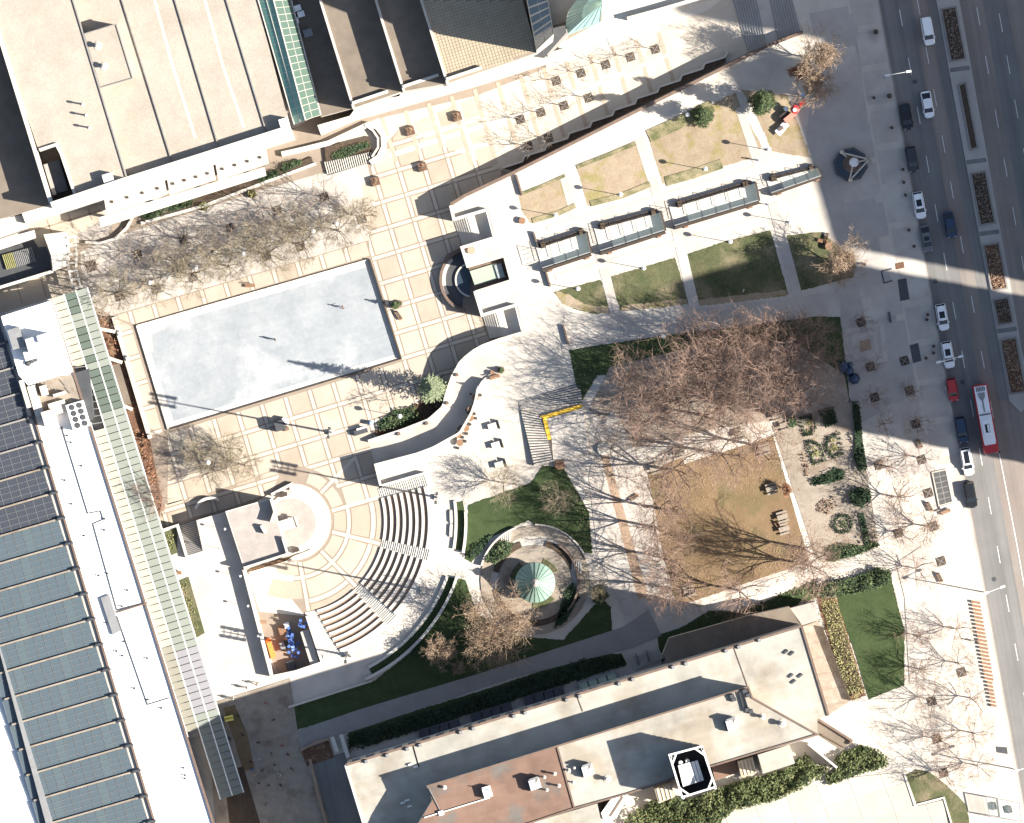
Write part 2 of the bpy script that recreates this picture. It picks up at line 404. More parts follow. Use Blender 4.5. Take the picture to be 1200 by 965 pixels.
# bosque floor and promenade inlay
rose = M('pale rose paving', (.37, .30, .235), (.33, .265, .205), .8, .9)
promf = M('promenade paving', (.455, .405, .335), (.41, .36, .295), .35, .9, .05, fine=.05)
bos = struct('bosque_paving', MB().sheet([(97, 352), (94, 296), (118, 283), (310, 222), (430, 188), (440, 240), (431, 282), (131, 370)], .02), walk)
prom = struct('promenade', MB().sheet([(395, 165), (440, 140), (560, 112), (640, 80), (830, 12), (860, -12), (880, 60), (600, 204), (588, 200), (470, 150), (430, 190)], .02), promf)
for k in range(13):                           # rose bands across the promenade
    x = 448 + 27.0 * k; y = 138 - 8.3 * k
    x2 = x + 24; y2 = y + 80
    if k < 3: x2, y2 = x + 16, y + 52
    lim = 204 - (x2 - 600) * .5
    if y2 > lim - 6 and x2 > 590: 
        t = (lim - 8 - y) / (y2 - y); x2, y2 = lerp(x, x2, t), lerp(y, y2, t)
    for (ta, tb) in ((0, .42), (.50, 1)):
        pa, pb = L2((x, y), (x2, y2), ta), L2((x, y), (x2, y2), tb)
        MB().prism([(pa[0] - 2.2, pa[1] + .7), (pa[0] + 2.2, pa[1] - .7), (pb[0] + 2.2, pb[1] - .7), (pb[0] - 2.2, pb[1] + .7)], 0, .05).build('rose_band', rose, prom)
MB().prism([(455, 180), (620, 128), (760, 78), (762, 82), (621, 133), (456, 186)], 0, .045).build('pale_band', conc2, prom)
# mulch bed beside the west wall
struct('mulch_bed', MB().sheet([(102, 372), (131, 372), (176, 516), (190, 590), (184, 618), (172, 590)], .03), mulch)
# ---- streets
road = struct('road', MB().prism([(curb(-300), -300), (1500, -300), (1900, 1300), (curb(1300), 1300)], -.05, ZT - .14), asph)
struct('road_strip', MB().sheet([(curb(-120) + 2, -120), (curb(-120) + 38, -120), (curb(1100) + 38, 1100), (curb(1100) + 2, 1100)], ZT - .128), asph2)
struct('road_strip', MB().sheet([(curb(-120) + 122, -120), (curb(-120) + 150, -120), (curb(1100) + 150, 1100), (curb(1100) + 122, 1100)], ZT - .128), asph2)
struct('road_strip', MB().sheet([(curb(-120) + 58, -120), (curb(-120) + 80, -120), (curb(470) + 72, 470), (curb(470) + 55, 470)], ZT - .128), asph2)
k_ = MB(); k_.wall([(curb(y) - .8, y) for y in range(-280, 1300, 60)], .28, 0, ZT + .02); struct('kerb', k_, curbm)
def dash(x, y, l, w=.9):
    MB().prism([(x - w / 2, y), (x + w / 2, y), (x + w / 2 + .18 * l, y + l), (x - w / 2 + .18 * l, y + l)], ZT - .13, ZT - .112).build('lane_dash', white, road)
for k in range(17): dash(1052.0 + .182 * (11 + 57.2 * k), 11 + 57.2 * k, 20)
for y in (-2, 55, 105, 159, 213, 277, 347, 412, 470): dash(1075 + .182 * y, y, 20)
for y in (9, 66, 129, 186, 243, 300): dash(1143 + .18 * y, y, 21)
for y in (16, 65, 117, 174, 259, 316): dash(1168 + .18 * y, y, 22)
MB().prism([(1170.5, 532), (1171.6, 532), (1192.6, 640), (1203, 700), (1202, 700), (1191.4, 640)], ZT - .13, ZT - .112).build('lane_line', white, road)
# median with planted beds
def med(y): return 1110 + .18 * y
md = struct('median', MB().prism([(med(-80) - 13, -80), (med(-80) + 14, -80), (med(470) + 14, 470), (med(480), 484), (med(470) - 12, 470)], ZT - .2, ZT + .01), walkd)
beds = [(8, 72, 8.5, soil), (97, 176, 4, conc), (201, 264, 8.5, soil), (285, 341, 9, mulch), (349, 381, 8.5, soil), (396, 462, 9, mulch)]
for y0, y1, w, m_ in beds:
    q = [(med(y0) - w, y0 + 3), (med(y0) + w, y0), (med(y1) + w, y1 - 3), (med(y1) - w, y1)]
    MB().wall(q, .3, ZT, ZT + .22, closed=True).build('planter_kerb', trim, md)
    MB().sheet(q, ZT + .12).build('planting_bed', m_ if w > 5 else soil, md)
for y in (82, 190, 274, 388):
    MB().prism([(med(y) - 12, y - 2), (med(y) + 11, y - 5), (med(y) + 12, y), (med(y) - 11, y + 3)], ZT, ZT + .03).build('paver_strip', asph2, md)
# pavement panels beside the street
pv = struct('pavement', MB().sheet([(955, 60), (1003, 10), (1012, 110), (1022, 190), (1031, 290), (1046, 330), (1060, 470), (1000, 500), (985, 372), (968, 300), (975, 260), (945, 165)], ZT + .012), walkd)
for y in range(-10, 560, 46):
    x = curb(y)
    MB().prism([(x - 33, y + 3), (x - 3, y - 1), (x + 3.5, y + 37), (x - 26, y + 42)], ZT - .02, ZT + .03).build('paving_panel', walk, pv)
for y in range(8, 520, 46):
    x = curb(y) - 74
    if 250 < y < 330: continue
    MB().prism([(x - 8, y + 8), (x + 37, y - 1), (x + 44, y + 38), (x, y + 47)], ZT - .02, ZT + .026).build('paving_panel', [walkd, walk][(y // 46) % 3 == 1], pv)
# nested squares set in the pavement
for k, (h, m_) in enumerate(((24, walk), (19, walkd), (15, walk), (10, walkd), (6.5, brickp))):
    q = [(1014 + sx * h + sy * h * .1, 405 + sy * h * .98 - sx * h * .22) for sx, sy in ((-1, -1), (1, -1), (1, 1), (-1, 1))]
    MB().prism(q, ZT - .02, ZT + .04 + .014 * k).build('inlay_square', m_, pv)
for q, m_ in (([(1052, 328), (1062, 326), (1066, 351), (1055, 353)], greyd), ([(1066, 405), (1076, 402), (1080, 423), (1070, 426)], greyd),
              ([(1167, 875), (1180, 876), (1181, 884), (1168, 882)], greyd)):
    MB().prism(q, ZT - .02, ZT + .05).build('utility_cover', m_, pv)
MB().prism([(1049, 309), (1059, 307), (1060, 314), (1050, 316)], ZT - .02, ZT + .05).build('utility_cover', mulch, pv)
MB().wall([(1045, 315), (1033, 318), (1036, 332), (1046, 329)], .25, ZT, ZT + .05).build('inlay_frame', greyd, pv)
MB().wall([(1042, 366), (1044, 378)], .3, ZT, ZT + .4).build('low_barrier', greyd, pv)
# ---- lawns and paths of the upper garden
LAY = [0]
def lay(z): LAY[0] += 1; return ZT + .012 + .0025 * LAY[0]
rj = random.Random(14)
def ragged(q, a=.55):
    out = []
    for i in range(len(q)):
        p0, p1 = q[i], q[(i + 1) % len(q)]; n = max(1, int(math.dist(p0, p1) / 2.6))
        out += [(lerp(p0[0], p1[0], k / n) + rj.uniform(-a, a), lerp(p0[1], p1[1], k / n) + rj.uniform(-a, a)) for k in range(n)]
    return out
def lawn(q, m_, z=ZT + .015, name='lawn'): return struct(name, MB().sheet(ragged(q), lay(z)), m_)
st = straw
lawn([(607, 229), (664, 205), (676, 242), (622, 262), (612, 248)], st); lawn([(675, 194), (748, 166), (765, 214), (689, 242)], st)
lawn([(758, 158), (800, 140), (862, 108), (870, 130), (893, 172), (880, 186), (777, 216)], st); lawn([(868, 105), (923, 112), (950, 185), (905, 178), (884, 130)], st)
def fringe(px, w):                            # tufts of green along the lawn edges
    MB().wall(px, w, ZT, ZT + .13).build('grass_fringe', fringem)['kind'] = 'structure'
for a, w in (([(676, 196), (712, 182), (745, 168)], .7), ([(692, 239), (728, 230), (762, 216)], 1.0), ([(624, 259), (655, 250), (674, 241)], .9), ([(760, 160), (800, 142), (835, 124)], 2.2),
             ([(780, 213), (812, 204), (846, 192)], 1.7), ([(612, 227), (640, 216), (662, 206)], .5)): fringe(a, w)
lawn([(648, 343), (660, 339), (704, 328), (715, 362), (700, 369), (672, 362)], grass); lawn([(714, 325), (791, 302), (807, 355), (727, 364)], grass)
lawn([(801, 299), (850, 283), (903, 270), (924, 345), (868, 352), (818, 357)], grass); lawn([(913, 277), (962, 272), (1003, 305), (1000, 325), (938, 341)], grass)
for q in ([(650, 341), (658, 356), (680, 364), (714, 368), (714, 360), (684, 357), (668, 346)], [(728, 365), (806, 357), (804, 350), (728, 359)], [(820, 359), (922, 347), (921, 340), (870, 346), (818, 351)]):
    struct('dry_border', MB().sheet(ragged(q, .9), lay(ZT + .03)), straw)
def path(q, m_, z=ZT + .02, name='path'): return struct(name, MB().sheet(q, lay(z)), m_)
for q in ([(655, 205), (665, 203), (690, 288), (679, 291)], [(744, 165), (755, 161), (783, 250), (772, 253)], [(862, 128), (870, 124), (900, 205), (888, 208)],
          [(697, 296), (708, 293), (727, 370), (716, 371)], [(787, 270), (798, 267), (820, 360), (808, 362)], [(900, 240), (911, 236), (942, 352), (930, 355)]):
    path(q, walk, ZT + .028)
path([(720, 372), (800, 365), (940, 348), (985, 343), (985, 372), (940, 372), (780, 392), (670, 407), (664, 398)], walk, ZT + .024)
for q in ([(640, 265), (760, 232), (900, 190), (902, 196), (762, 238), (642, 271)], [(650, 322), (780, 285), (900, 250), (901, 256), (782, 292), (652, 329)]):
    path(q, band, ZT + .02)
lawn([(667, 411), (700, 405), (790, 392), (960, 371), (985, 372), (990, 420), (1000, 500), (962, 470), (880, 440), (700, 440), (682, 470), (675, 450)], grassd)
struct('dirt', MB().sheet([(715, 430), (800, 410), (930, 400), (990, 440), (1000, 500), (930, 490), (850, 500), (745, 525), (690, 480)], lay(ZT + .03)), litter)
# the tan lawn with white edging paths
tl = [(757, 556), (790, 540), (860, 520), (905, 508), (915, 545), (950, 655), (930, 665), (870, 685), (810, 706), (790, 706), (775, 640)]
lawn(tl, tan)
for q in ([(800, 538), (904, 504), (912, 507), (955, 655), (948, 657), (906, 511), (802, 544)], [(832, 706), (950, 662), (956, 655), (965, 660), (955, 676), (870, 714), (840, 720)]):
    path(q, conc2, ZT + .03)
path([(700, 500), (720, 480), (760, 560), (775, 640), (795, 720), (735, 730), (700, 650), (690, 560)], walk, ZT + .02)
for a in ([(703, 532), (712, 530), (760, 700), (748, 703)],): path(a, brickp, ZT + .028, 'brick_strip')
# lawns round the gazebo
lawn([(549, 592), (560, 588), (622, 566), (636, 546), (660, 548), (690, 600), (694, 650), (662, 640), (620, 610), (575, 630), (552, 660), (545, 655)], grassd)
lawn([(338, 829), (420, 803), (440, 797), (480, 766), (515, 722), (537, 678), (545, 680), (560, 720), (600, 745), (660, 750), (705, 700), (716, 712), (718, 750), (640, 770), (520, 806), (346, 856)], grassd)
lawn([(408, 857), (560, 811), (690, 768), (728, 766), (735, 778), (600, 820), (410, 876)], grassd)
lawn([(770, 745), (800, 735), (830, 716), (870, 716), (955, 680), (960, 700), (880, 728), (780, 770), (776, 780)], grassd)
lawn([(978, 700), (1042, 668), (1060, 740), (1060, 803), (1018, 820), (1000, 760)], grassd)
lawn([(1062, 908), (1074, 902), (1090, 905), (1118, 928), (1133, 945), (1138, 975), (1114, 975), (1107, 936), (1072, 943)], grass)
struct('lawn_kerb', MB().wall([(1060, 908), (1072, 944), (1106, 935), (1118, 975)], .3, ZT, ZT + .35), conc2)
struct('lawn_kerb', MB().wall([(338, 829), (420, 803), (436, 798)], .4, ZT, ZT + .4), wallc)
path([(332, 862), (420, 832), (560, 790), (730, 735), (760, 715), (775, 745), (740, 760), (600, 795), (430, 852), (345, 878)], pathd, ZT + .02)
path([(1060, 700), (1050, 660), (1080, 640), (1100, 700), (1110, 780), (1066, 800)], walk, ZT + .012, 'worn_ground')
lawn([(957, 700), (980, 700), (1015, 815), (998, 822), (985, 800)], mulch, name='mulch_bed')
path([(240, 827), (340, 795), (352, 880), (395, 985), (255, 985)], gpave, 0, 'court_floor')  # darker floor laid here to deepen the cast shade of the block
path([(262, 830), (275, 826), (290, 860), (298, 900), (285, 905), (275, 870)], tan, ZT + .02, 'sandy_strip')
path([(262, 905), (285, 898), (305, 965), (270, 975)], soil, ZT + .02, 'bed')
path([(203, 684), (221, 676), (240, 742), (226, 750), (216, 748)], grass, ZT + .02, 'lawn'); path([(184, 627), (207, 619), (208, 648), (190, 655)], grass, ZT + .02, 'lawn')
path([(352, 880), (385, 868), (392, 888), (360, 898)], mulch, ZT + .02, 'mulch_bed')
fq = [(720, 985), (800, 960), (930, 918), (1060, 905), (1075, 945), (1105, 938), (1115, 985)]
fct = struct('forecourt', MB().sheet(fq, lay(0)), conc2)
pals = [M('pale forecourt slab', (.40, .37, .32), (.37, .335, .285), .4, .9, .05, fine=.04, stain=.15), M('warm forecourt slab', (.385, .35, .295), (.355, .32, .27), .4, .9, .05, fine=.04, stain=.15)]
for i in range(-3, 12):
    for j in range(-2, 5):
        o_ = (730 + 36 * i + 10 * j, 985 - 11 * i + 27 * (j - 1)); c_ = clip(fq, [o_, (o_[0] + 35, o_[1] - 10.7), (o_[0] + 44.5, o_[1] + 15.3), (o_[0] + 9.5, o_[1] + 26)])
        if len(c_) >= 3 and area(c_) > 60: MB().prism(c_, ZT, ZT + .16 + .02).build('paving_slab', rs.choice(pals), fct)
# garden beds with white path, right of the tan lawn
struct('garden_paving', MB().sheet([(905, 500), (925, 490), (1003, 470), (1016, 555), (1030, 640), (965, 660), (955, 652)], lay(ZT + .017)), gpave)

# ---------------------------------------------------------------- walls, stairs, amphitheatre
def wallthing(name, label, px, w, z0, z1, m_=wallc, closed=False, cap=None, group=None):
    o = MB().wall(px, w, z0, z1, closed).build(name, m_)
    tag(o, label, 'wall', group)
    if cap: MB().wall(px, w + .12, z1 if callable(z1) else z1, (lambda i: z1(i) + .08) if callable(z1) else z1 + .08, closed).build('coping', cap, o)
    return o
ZP = 4.0
wallthing('retaining_wall', 'long straight brown capped wall between the shaded promenade and the white terrace', [(941, 38), (900, 53.5), (600, 203.5), (583, 211.5), (545, 229.5), (528, 240)], .45, 0, ZT + .75, wallc, cap=wallb)
zig = [(583, 196), (617, 176)]
x, y = 588, 197; zz = [(x, y)]
for k in range(10):
    x += 24; y -= 7.6; zz.append((x, y)); x += 2.4; y -= 6.0; zz.append((x, y))
o = wallthing('planter_wall', 'zigzag low planter wall stepping along the shaded foot of the promenade wall', zz, .35, 0, .9, conc2)
struct('planter_soil', MB().sheet(zz + [(850, 74), (600, 200)], .6), soil)
struct('court_floor', MB().sheet([(290, 670), (320, 664), (348, 658), (340, 700), (357, 722), (304, 717)], .025), conc2)
def stairs(name, label, a0, a1, b0, b1, z0, z1, n, m_=conc2, cat='stairs', nose=None):
    """a0-a1: bottom edge, b0-b1: top edge; each step a part"""
    cx, cy, _ = P((a0[0] + b1[0]) / 2, (a0[1] + b1[1]) / 2)
    t = thing(name, label, cat, (cx, cy, z0))
    for k in range(n):
        p0, p1 = L2(a0, b0, k / n), L2(a1, b1, k / n); q0, q1 = L2(a0, b0, 1), L2(a1, b1, 1)
        q0, q1 = L2(a0, b0, (k + 1) / n), L2(a1, b1, (k + 1) / n)
        z = lerp(z0, z1, (k + 1) / n)
        MB().prism([p0, p1, q1, q0], z0 - .02, z - .004).build('step', m_, t)
        if nose:
            e0, e1 = L2(p0, q0, .38), L2(p1, q1, .38)
            MB().prism([p0, p1, e1, e0], z - .02, z + .012).build('nosing', nose, t)
    return t
def flightpair(label, A, B, C_, D):
    """A bottom-north, B bottom-south, C top-north, D top-south"""
    t = stairs('staircase', label, A, B, L2(A, C_, .38), L2(B, D, .38), 0, 1.35, 6)
    MB().prism([L2(A, C_, .38), L2(B, D, .38), L2(B, D, .65), L2(A, C_, .65)], 0, 1.5).build('landing', conc2, t)
    for k in range(6):
        f0, f1 = .65 + .35 * k / 6, .65 + .35 * (k + 1) / 6
        MB().prism([L2(A, C_, f0), L2(B, D, f0), L2(B, D, f1), L2(A, C_, f1)], 0, 1.5 + 1.5 * (k + 1) / 6 - .006).build('step', conc2, t)
    for p in (.36, .66):
        a, b = L2(A, C_, p), L2(B, D, p); c_ = L2(a, b, .5); p0 = P(*c_, 1.5)
        MB().tube(p0, (p0[0], p0[1], 2.4), .03).build('handrail_post', greyd, t)
    return t
flightpair('outdoor staircase with a mid landing north of the half round fountain', (532, 258), (542, 289), (571.5, 246.5), (579.5, 277.5))
flightpair('outdoor staircase with a mid landing south of the half round fountain', (566, 370), (574, 397), (605.5, 358.5), (613.5, 390))
for lab, q in (('parapet wall on the north side of the stairs above the fountain', [(528, 241), (532, 257.4), (572, 245.6)]),
               ('parapet wall between the north stairs and the fountain court', [(580.4, 278.6), (541.4, 290.4), (548.6, 313.6)]),
               ('parapet wall with a stepped edge between the fountain court and the south stairs', [(556.4, 341.4), (565, 369.6), (605.4, 357.6)])):
    wallthing('parapet_wall', lab, q, .42, 0, ZP, wallc, cap=conc2)
# half round fountain with its channel
fc = thing('fountain', 'half round sunken fountain pool with a pale rim below the terrace wall', 'fountain', P(545, 332))
cF = (554, 328)
MB().prism(arc(cF, 37, 110, 262, 24), 0, .12).build('pool_floor', greyd, fc)
MB().wall(arc(cF, 37.5, 104, 262, 26), .5, 0, 1.15).build('outer_wall', wallb, fc)
MB().wall(arc(cF, 34.5, 150, 225, 14), .75, 0, .55).build('bench_rim', conc2, fc)
MB().prism(arc(cF, 20, 100, 262, 18), 0, .32).build('water', water, fc)
MB().wall(arc(cF, 20, 100, 262, 20), .3, 0, .5).build('inner_rim', wallc, fc)
ch = thing('water_channel', 'pale green water channel set back into the terrace above the half round pool', 'channel', P(572, 322, .5))
MB().prism([(549, 314.6), (590, 302.6), (596.5, 328), (556.5, 340.4)], 0, 1.3).build('channel_floor', wallb, ch)
MB().prism([(550.5, 318), (582, 308.5), (588, 325), (556.5, 335)], 1.2, 1.62).build('water_sheet', g_pale, ch)
MB().prism([(579, 311), (587, 308.6), (592, 325), (584, 327)], 1.2, 1.9).build('rock_weir', M('weir stone', (.30, .33, .32), (.2, .22, .22), 2, .7, .2), ch)
# curved ramp and its walls
Wc = [(556, 412), (547, 419), (540, 426), (531, 442), (525.6, 457), (523, 467), (520, 478), (503, 493), (472, 505), (432, 518)]
Ec = [(584, 433), (575.5, 437), (565, 446), (559, 455), (556, 470), (551.7, 483), (538, 506.7), (506.7, 524), (488, 531), (439, 544)]
def along(poly, n):
    ds = [0]
    for i in range(len(poly) - 1): ds.append(ds[-1] + math.dist(poly[i], poly[i + 1]))
    out = []
    for k in range(n + 1):
        d = ds[-1] * k / n; i = max(j for j in range(len(ds)) if ds[j] <= d + 1e-6); i = min(i, len(poly) - 2)
        out.append(L2(poly[i], poly[i + 1], (d - ds[i]) / max(1e-6, ds[i + 1] - ds[i])))
    return out
NR = 40; Wl, El = along(Wc, NR), along(Ec, NR); zr = lambda k: ZT * (1 - k / NR) ** 1.0 + .02
rm = MB()
for k in range(NR):
    rm.face([P(*Wl[k], zr(k)), P(*Wl[k + 1], zr(k + 1)), P(*El[k + 1], zr(k + 1)), P(*El[k], zr(k))])
struct('ramp', rm, conc)
WO = [(614.5, 390.5), (586, 399), (567, 406), (556, 412)]
wl = WO[:3] + Wl; nW = len(wl)
wallthing('wave_wall', 'long s shaped white wall winding down beside the curved ramp', [(x - .8, y - .8) for x, y in wl], .45, 0, lambda i: (ZP + .1) if i < 3 else max(.9, zr(i - 3) + .95), conc2, cap=None)
wallthing('terrace_wall', 'curved terrace wall that shades the ramp from the east', [(x + 1, y + 1) for x, y in El[4:]] + [(446, 569.6)], .42, 0, ZP + .1, conc2)
for k in (8, 16, 24, 32):
    a = Wl[k]; MB().box(P(a[0] + 2.2, a[1] + 1.5, zr(k)), (.5, .5, 1.25), GA).build('wall_pier', wallb)
for o in [x for x in bpy.data.objects if x.name.startswith('wall_pier')]:
    o.parent = bpy.data.objects['wave_wall']
wallthing('parapet_wall', 'straight parapet along the top of the amphitheatre north aisle', [(447, 569.4), (498.7, 554.6)], .42, ZT - .5, ZT + 1.15, conc2)
# amphitheatre
am = thing('amphitheatre', 'curved open air amphitheatre of stepped white seats facing the round stage', 'amphitheatre', P(480, 640))
NT = 8; r0, r1 = 107.0, 166.0
def edge_end(r): return lerp(75.0, 69.5, (r - r0) / (r1 - r0))
for k in range(NT):
    ra, rb = lerp(r0, r1, k / NT), lerp(r0, r1, (k + 1) / NT)
    z = ZT * (k + 1) / NT - .005
    for a0, a1 in ((-15, 11.3), (16, 42.0), (47.6, edge_end((ra + rb) / 2))):
        st_ = MB().prism(ringseg(ra, rb, a0, a1, 12), 0, z).build('seat_tier', conc2, am)
        if k < NT - 1: MB().prism(ringseg(ra + (rb - ra) * .46, rb - .1, a0 + .2, a1 - .2, 12), z - .05, z + .012).build('shade_paving', brickp, st_)  # brown paving guessed here to deepen the riser's shadow on each tread
    for a0, a1 in ((-21.2, -15.05), (11.35, 15.95), (42.05, 47.55), (edge_end((ra + rb) / 2) + .1, edge_end((ra + rb) / 2) + 7.5)):
        rm_ = (ra + rb) / 2
        ext = 1 if a0 < -20 else 0
        MB().prism(ringseg(ra, ra + (rb - ra) * .30, a0, a1, 3), 0, z - .25).build('aisle_step', conc2, am)
        MB().prism(ringseg(ra + (rb - ra) * .30, ra + (rb - ra) * .62, a0, a1, 3), 0, z - .125).build('aisle_step', conc2, am)
        MB().prism(ringseg(ra + (rb - ra) * .62, rb, a0, a1, 3), 0, z).build('aisle_landing', conc2, am)
wallthing('amphitheatre_wall', 'straight end wall of the amphitheatre above the pit of blue chairs', [(359.6, 722), (377.2, 775.5)], .5, 0, ZP - .5, conc2, cap=None)
# terraced ledges behind the seats
for lab, r_, a0, a1, z0, z1 in (('inner white garden ledge curving behind the upper amphitheatre seats', 191.5, -7.5, 9.5, ZT, ZT + .5), ('outer white garden ledge curving along the green lawn', 203, -3.5, 10.3, ZT, ZT + .95),
                        ('inner dark ledge curving below the seats beside the bare oak', 192, 19.3, 62.5, ZT, ZT + .5), ('outer long ledge curving round the shaded lawn', 203, 18.5, 65.5, ZT, ZT + .95)):
    wallthing('garden_ledge', lab, arc(AC, r_, a0, a1, 24), .5, z0, z1, conc2)
lawn(ringseg(193.5, 201.5, -7, 9.5, 12), grassd, ZT + .42); lawn(ringseg(193.5, 201.5, 19.3, 62.5, 16), grassd, ZT + .42)
for a in (0, 5):
    a0 = AC[0] + 186 * math.cos(R(a - 4)), AC[1] + 186 * math.sin(R(a - 4)); a1 = AC[0] + 186 * math.cos(R(a)), AC[1] + 186 * math.sin(R(a))
    b = MB(); b.wall([a0, a1], .5, ZT + .35, ZT + .45)
    o = thing('bench', ['upper', 'lower'][a == 5] + ' of two backless concrete benches before the white garden ledge', 'bench', P(*a0, ZT))
    b.build('seat', conc, o)
    for q in (a0, a1): MB().box(P(q[0], q[1], ZT), (.4, .4, .34)).build('leg', wallc, o)
# big striped stairs in the upper garden
ss = stairs('staircase', 'broad striped steps bending round the corner with a yellow edge', (607, 470), (679, 449), (610, 480), (683, 474), ZT, ZT + .24, 8, conc, nose=greyd)
for k in range(20):
    f0, f1 = k / 20, (k + 1) / 20; z = ZT + .30 + .03 * k
    p0, p1, q0, q1 = L2((610, 480.5), (626, 546), f0), L2((634, 486), (648, 541), f0), L2((610, 480.5), (626, 546), f1), L2((634, 486), (648, 541), f1)
    MB().prism([p0, p1, q1, q0], ZT - .02, z).build('step', conc, ss)
    MB().prism([p0, p1, L2(p1, q1, .42), L2(p0, q0, .42)], ZT, z + .012).build('nosing', greyd, ss)
MB().prism([(633, 488), (681, 474), (682.5, 478), (638, 491)], ZT + .1, ZT + .62).build('yellow_edge', yellow, ss)
MB().prism([(636, 491.5), (640.5, 490.5), (646, 515), (642, 516)], ZT + .1, ZT + .62).build('yellow_edge', yellow, ss)
MB().prism([(640.8, 491), (683, 478.5), (690, 530), (648.5, 541), (646.5, 515)], ZT - .02, ZT + .5).build('upper_landing', walk, ss)
stairs('staircase', 'shaded wide steps climbing from the promenade to the street corner', (853, -20), (877, 62), (882, -30), (900, 52), 0, 1.5, 9, walk, nose=greym)
stairs('staircase', 'upper shaded flight beside the brown wall at the street corner', (896, -32), (912, 46), (921, -32), (940, 36), 1.5, 3.0, 9, walk, nose=greym)
struct('stair_landing', MB().prism([(882, -30), (900, 52), (912, 46.5), (896, -32)], 0, 1.49), walk)
t = stairs('staircase', 'shaded brick steps between two white walls beside the green canopy', (208, 616.5), (229.5, 609), (219, 653), (238, 647), 0, ZT, 18, walk, nose=greyd)
wallthing('stair_wall', 'white wall along the west side of the shaded brick steps', [(183, 624), (207.5, 616), (218.7, 653.5)], .4, 0, ZT + .9, conc2)
# rink
rk = thing('ice_rink', 'white outdoor ice rink with a low barrier round it', 'ice rink', P(315, 404))
RK = [(160, 382), (433, 304), (470, 420.5), (197, 503.5)]
MB().prism(RK, -.03, .10).build('rim', conc2, rk)
RI = [(168.5, 388), (429.5, 313), (463, 416), (203.5, 494)]
MB().sheet(RI, .115).build('ice', ice, rk)
MB().sheet([(168.5, 388), (200, 379), (192, 386), (177, 392), (180, 412), (176, 413)], .13).build('worn_ice', band, rk)
EB = lambda a, b, n: [L2(a, b, k / n) for k in range(n + 1)]
for a, b, n, m_, hh in ((RK[1], RK[2], 8, bronze, .75), (RK[2], RK[3], 18, bronze, .32), (RK[3], RK[0], 8, conc2, .35), (RK[0], RK[1], 18, conc2, .35)):
    MB().wall([a, b], .22, .0, hh).build('barrier', m_, rk)
    for q in EB(a, b, n):
        p = P(*q, 0); MB().tube(p, (p[0], p[1], hh + .1), .06).build('barrier_post', m_, rk)
w_ = wallthing('perimeter_wall', 'long low wall with white end posts west of the ice rink', [(133, 372), (175.5, 514)], .7, 0, .8, conc)
for q in ((140.5, 391), (150, 420.5), (175.5, 512)):
    MB().box(P(q[0], q[1], .8), (.7, .7, .6), GA).build('post', conc2, w_)
for q in ([(108, 384), (135, 389)], [(118, 417), (143, 425)], [(136, 472), (155, 480)]):
    MB().wall(q, .6, 0, 1.5).build('buttress', wallc, w_)
struct('ledge', MB().sheet([(124, 428), (141, 427), (154, 474), (137, 474)], .05), droof)
# stage
sg = thing('stage', 'round grey stage with a white rim and a tapering gabled canopy', 'stage', P(343, 613))
MB().prism(arc(AC, 45, -100, 130, 30) + [(290, 668), (280, 600)], 0, .25).build('apron', band, sg)
MB().prism(arc((342, 613), 36, -110, 112, 36) + [(322, 640), (318, 590)], .25, .55).build('rim', conc2, sg)
MB().prism(arc((342, 613), 28.5, 0, 350, 36), .55, .62).build('stage_floor', stoneroof, sg)
cz = 1.7
MB().prism([(309, 616.5), (344, 606), (348.5, 618), (313, 628)], cz, cz + .3, bottom=True).build('canopy', conc, sg)
MB().prism([(344.3, 605.4), (346.5, 604.8), (350.5, 616.6), (348.6, 618.2)], cz, cz + .5, bottom=True).build('canopy_edge', conc2, sg)
for q in ((345, 607), (348, 616), (325, 613), (328, 622)):
    p = P(*q, .6); MB().tube(p, (p[0], p[1], cz), .12).build('column', wallc, sg)
for q in ((332.5, 580), (346.5, 645)):
    MB().box(P(q[0], q[1], .55), (1.3, .7, .9), GA).build('speaker_box', bronze, sg)
bs = thing('backstage_building', 'flat stone roofed block behind the round stage', 'building', P(300, 628))
zb = 4.9
MB().prism([(264, 599.5), (317.5, 584), (337.5, 650), (286, 667.5)], 0, zb).build('wall', wallc, bs)
MB().sheet([(266, 600.5), (316.8, 586), (336, 649), (287, 665.5)], zb + .02).build('roof', stoneroof, bs)
MB().wall([(285.5, 666), (337, 649.5), (331, 630)], .4, zb, zb + .9).build('parapet', wallc, bs)
MB().wall([(317.6, 585), (322, 600), (318, 612)], .5, zb, zb + 1.6).build('screen_wall', wallc, bs)
MB().wall([(306, 616), (311, 625)], .5, zb, zb + 1.0).build('screen_wall', wallc, bs)
wallthing('planter_wall', 'low curved planter wall in front of the backstage block', [(292, 672), (335, 659), (345, 653), (365, 645)], .4, 0, .6, band)
struct('planter_soil', MB().sheet([(292, 668), (318, 660), (340, 652), (338, 657), (296, 670)], .4), mulch)
wallthing('retaining_wall', 'straight wall with round lamps between the upper court and the chair pit', [(286, 668), (318.6, 793)], .5, 0, ZT + 1.65, wallc, cap=conc2)
wallthing('stair_wall', 'short white ramp wall north of the round stage', [(318, 580), (341, 568), (341, 575)], .5, 0, .9, conc2)
wallthing('bench_wall', 'curved silver bench wall at the head of the shaded steps', arc((247, 603), 19, 200, 300, 10), .5, 0, 1.0, conc2)
MB().prism([(352, 741), (362, 737), (375, 780), (366, 786)], 0, 2.5).build('loading_platform', conc)['kind'] = 'structure'
struct('pit_edge', MB().wall([(319, 793), (347, 787), (379, 776)], .4, ZT - .5, ZT + .25), conc2)
# ================================================================ BUILDINGS
def sheetpart(name, px, z, m_, parent): return MB().sheet(px, z).build(name, m_, parent)
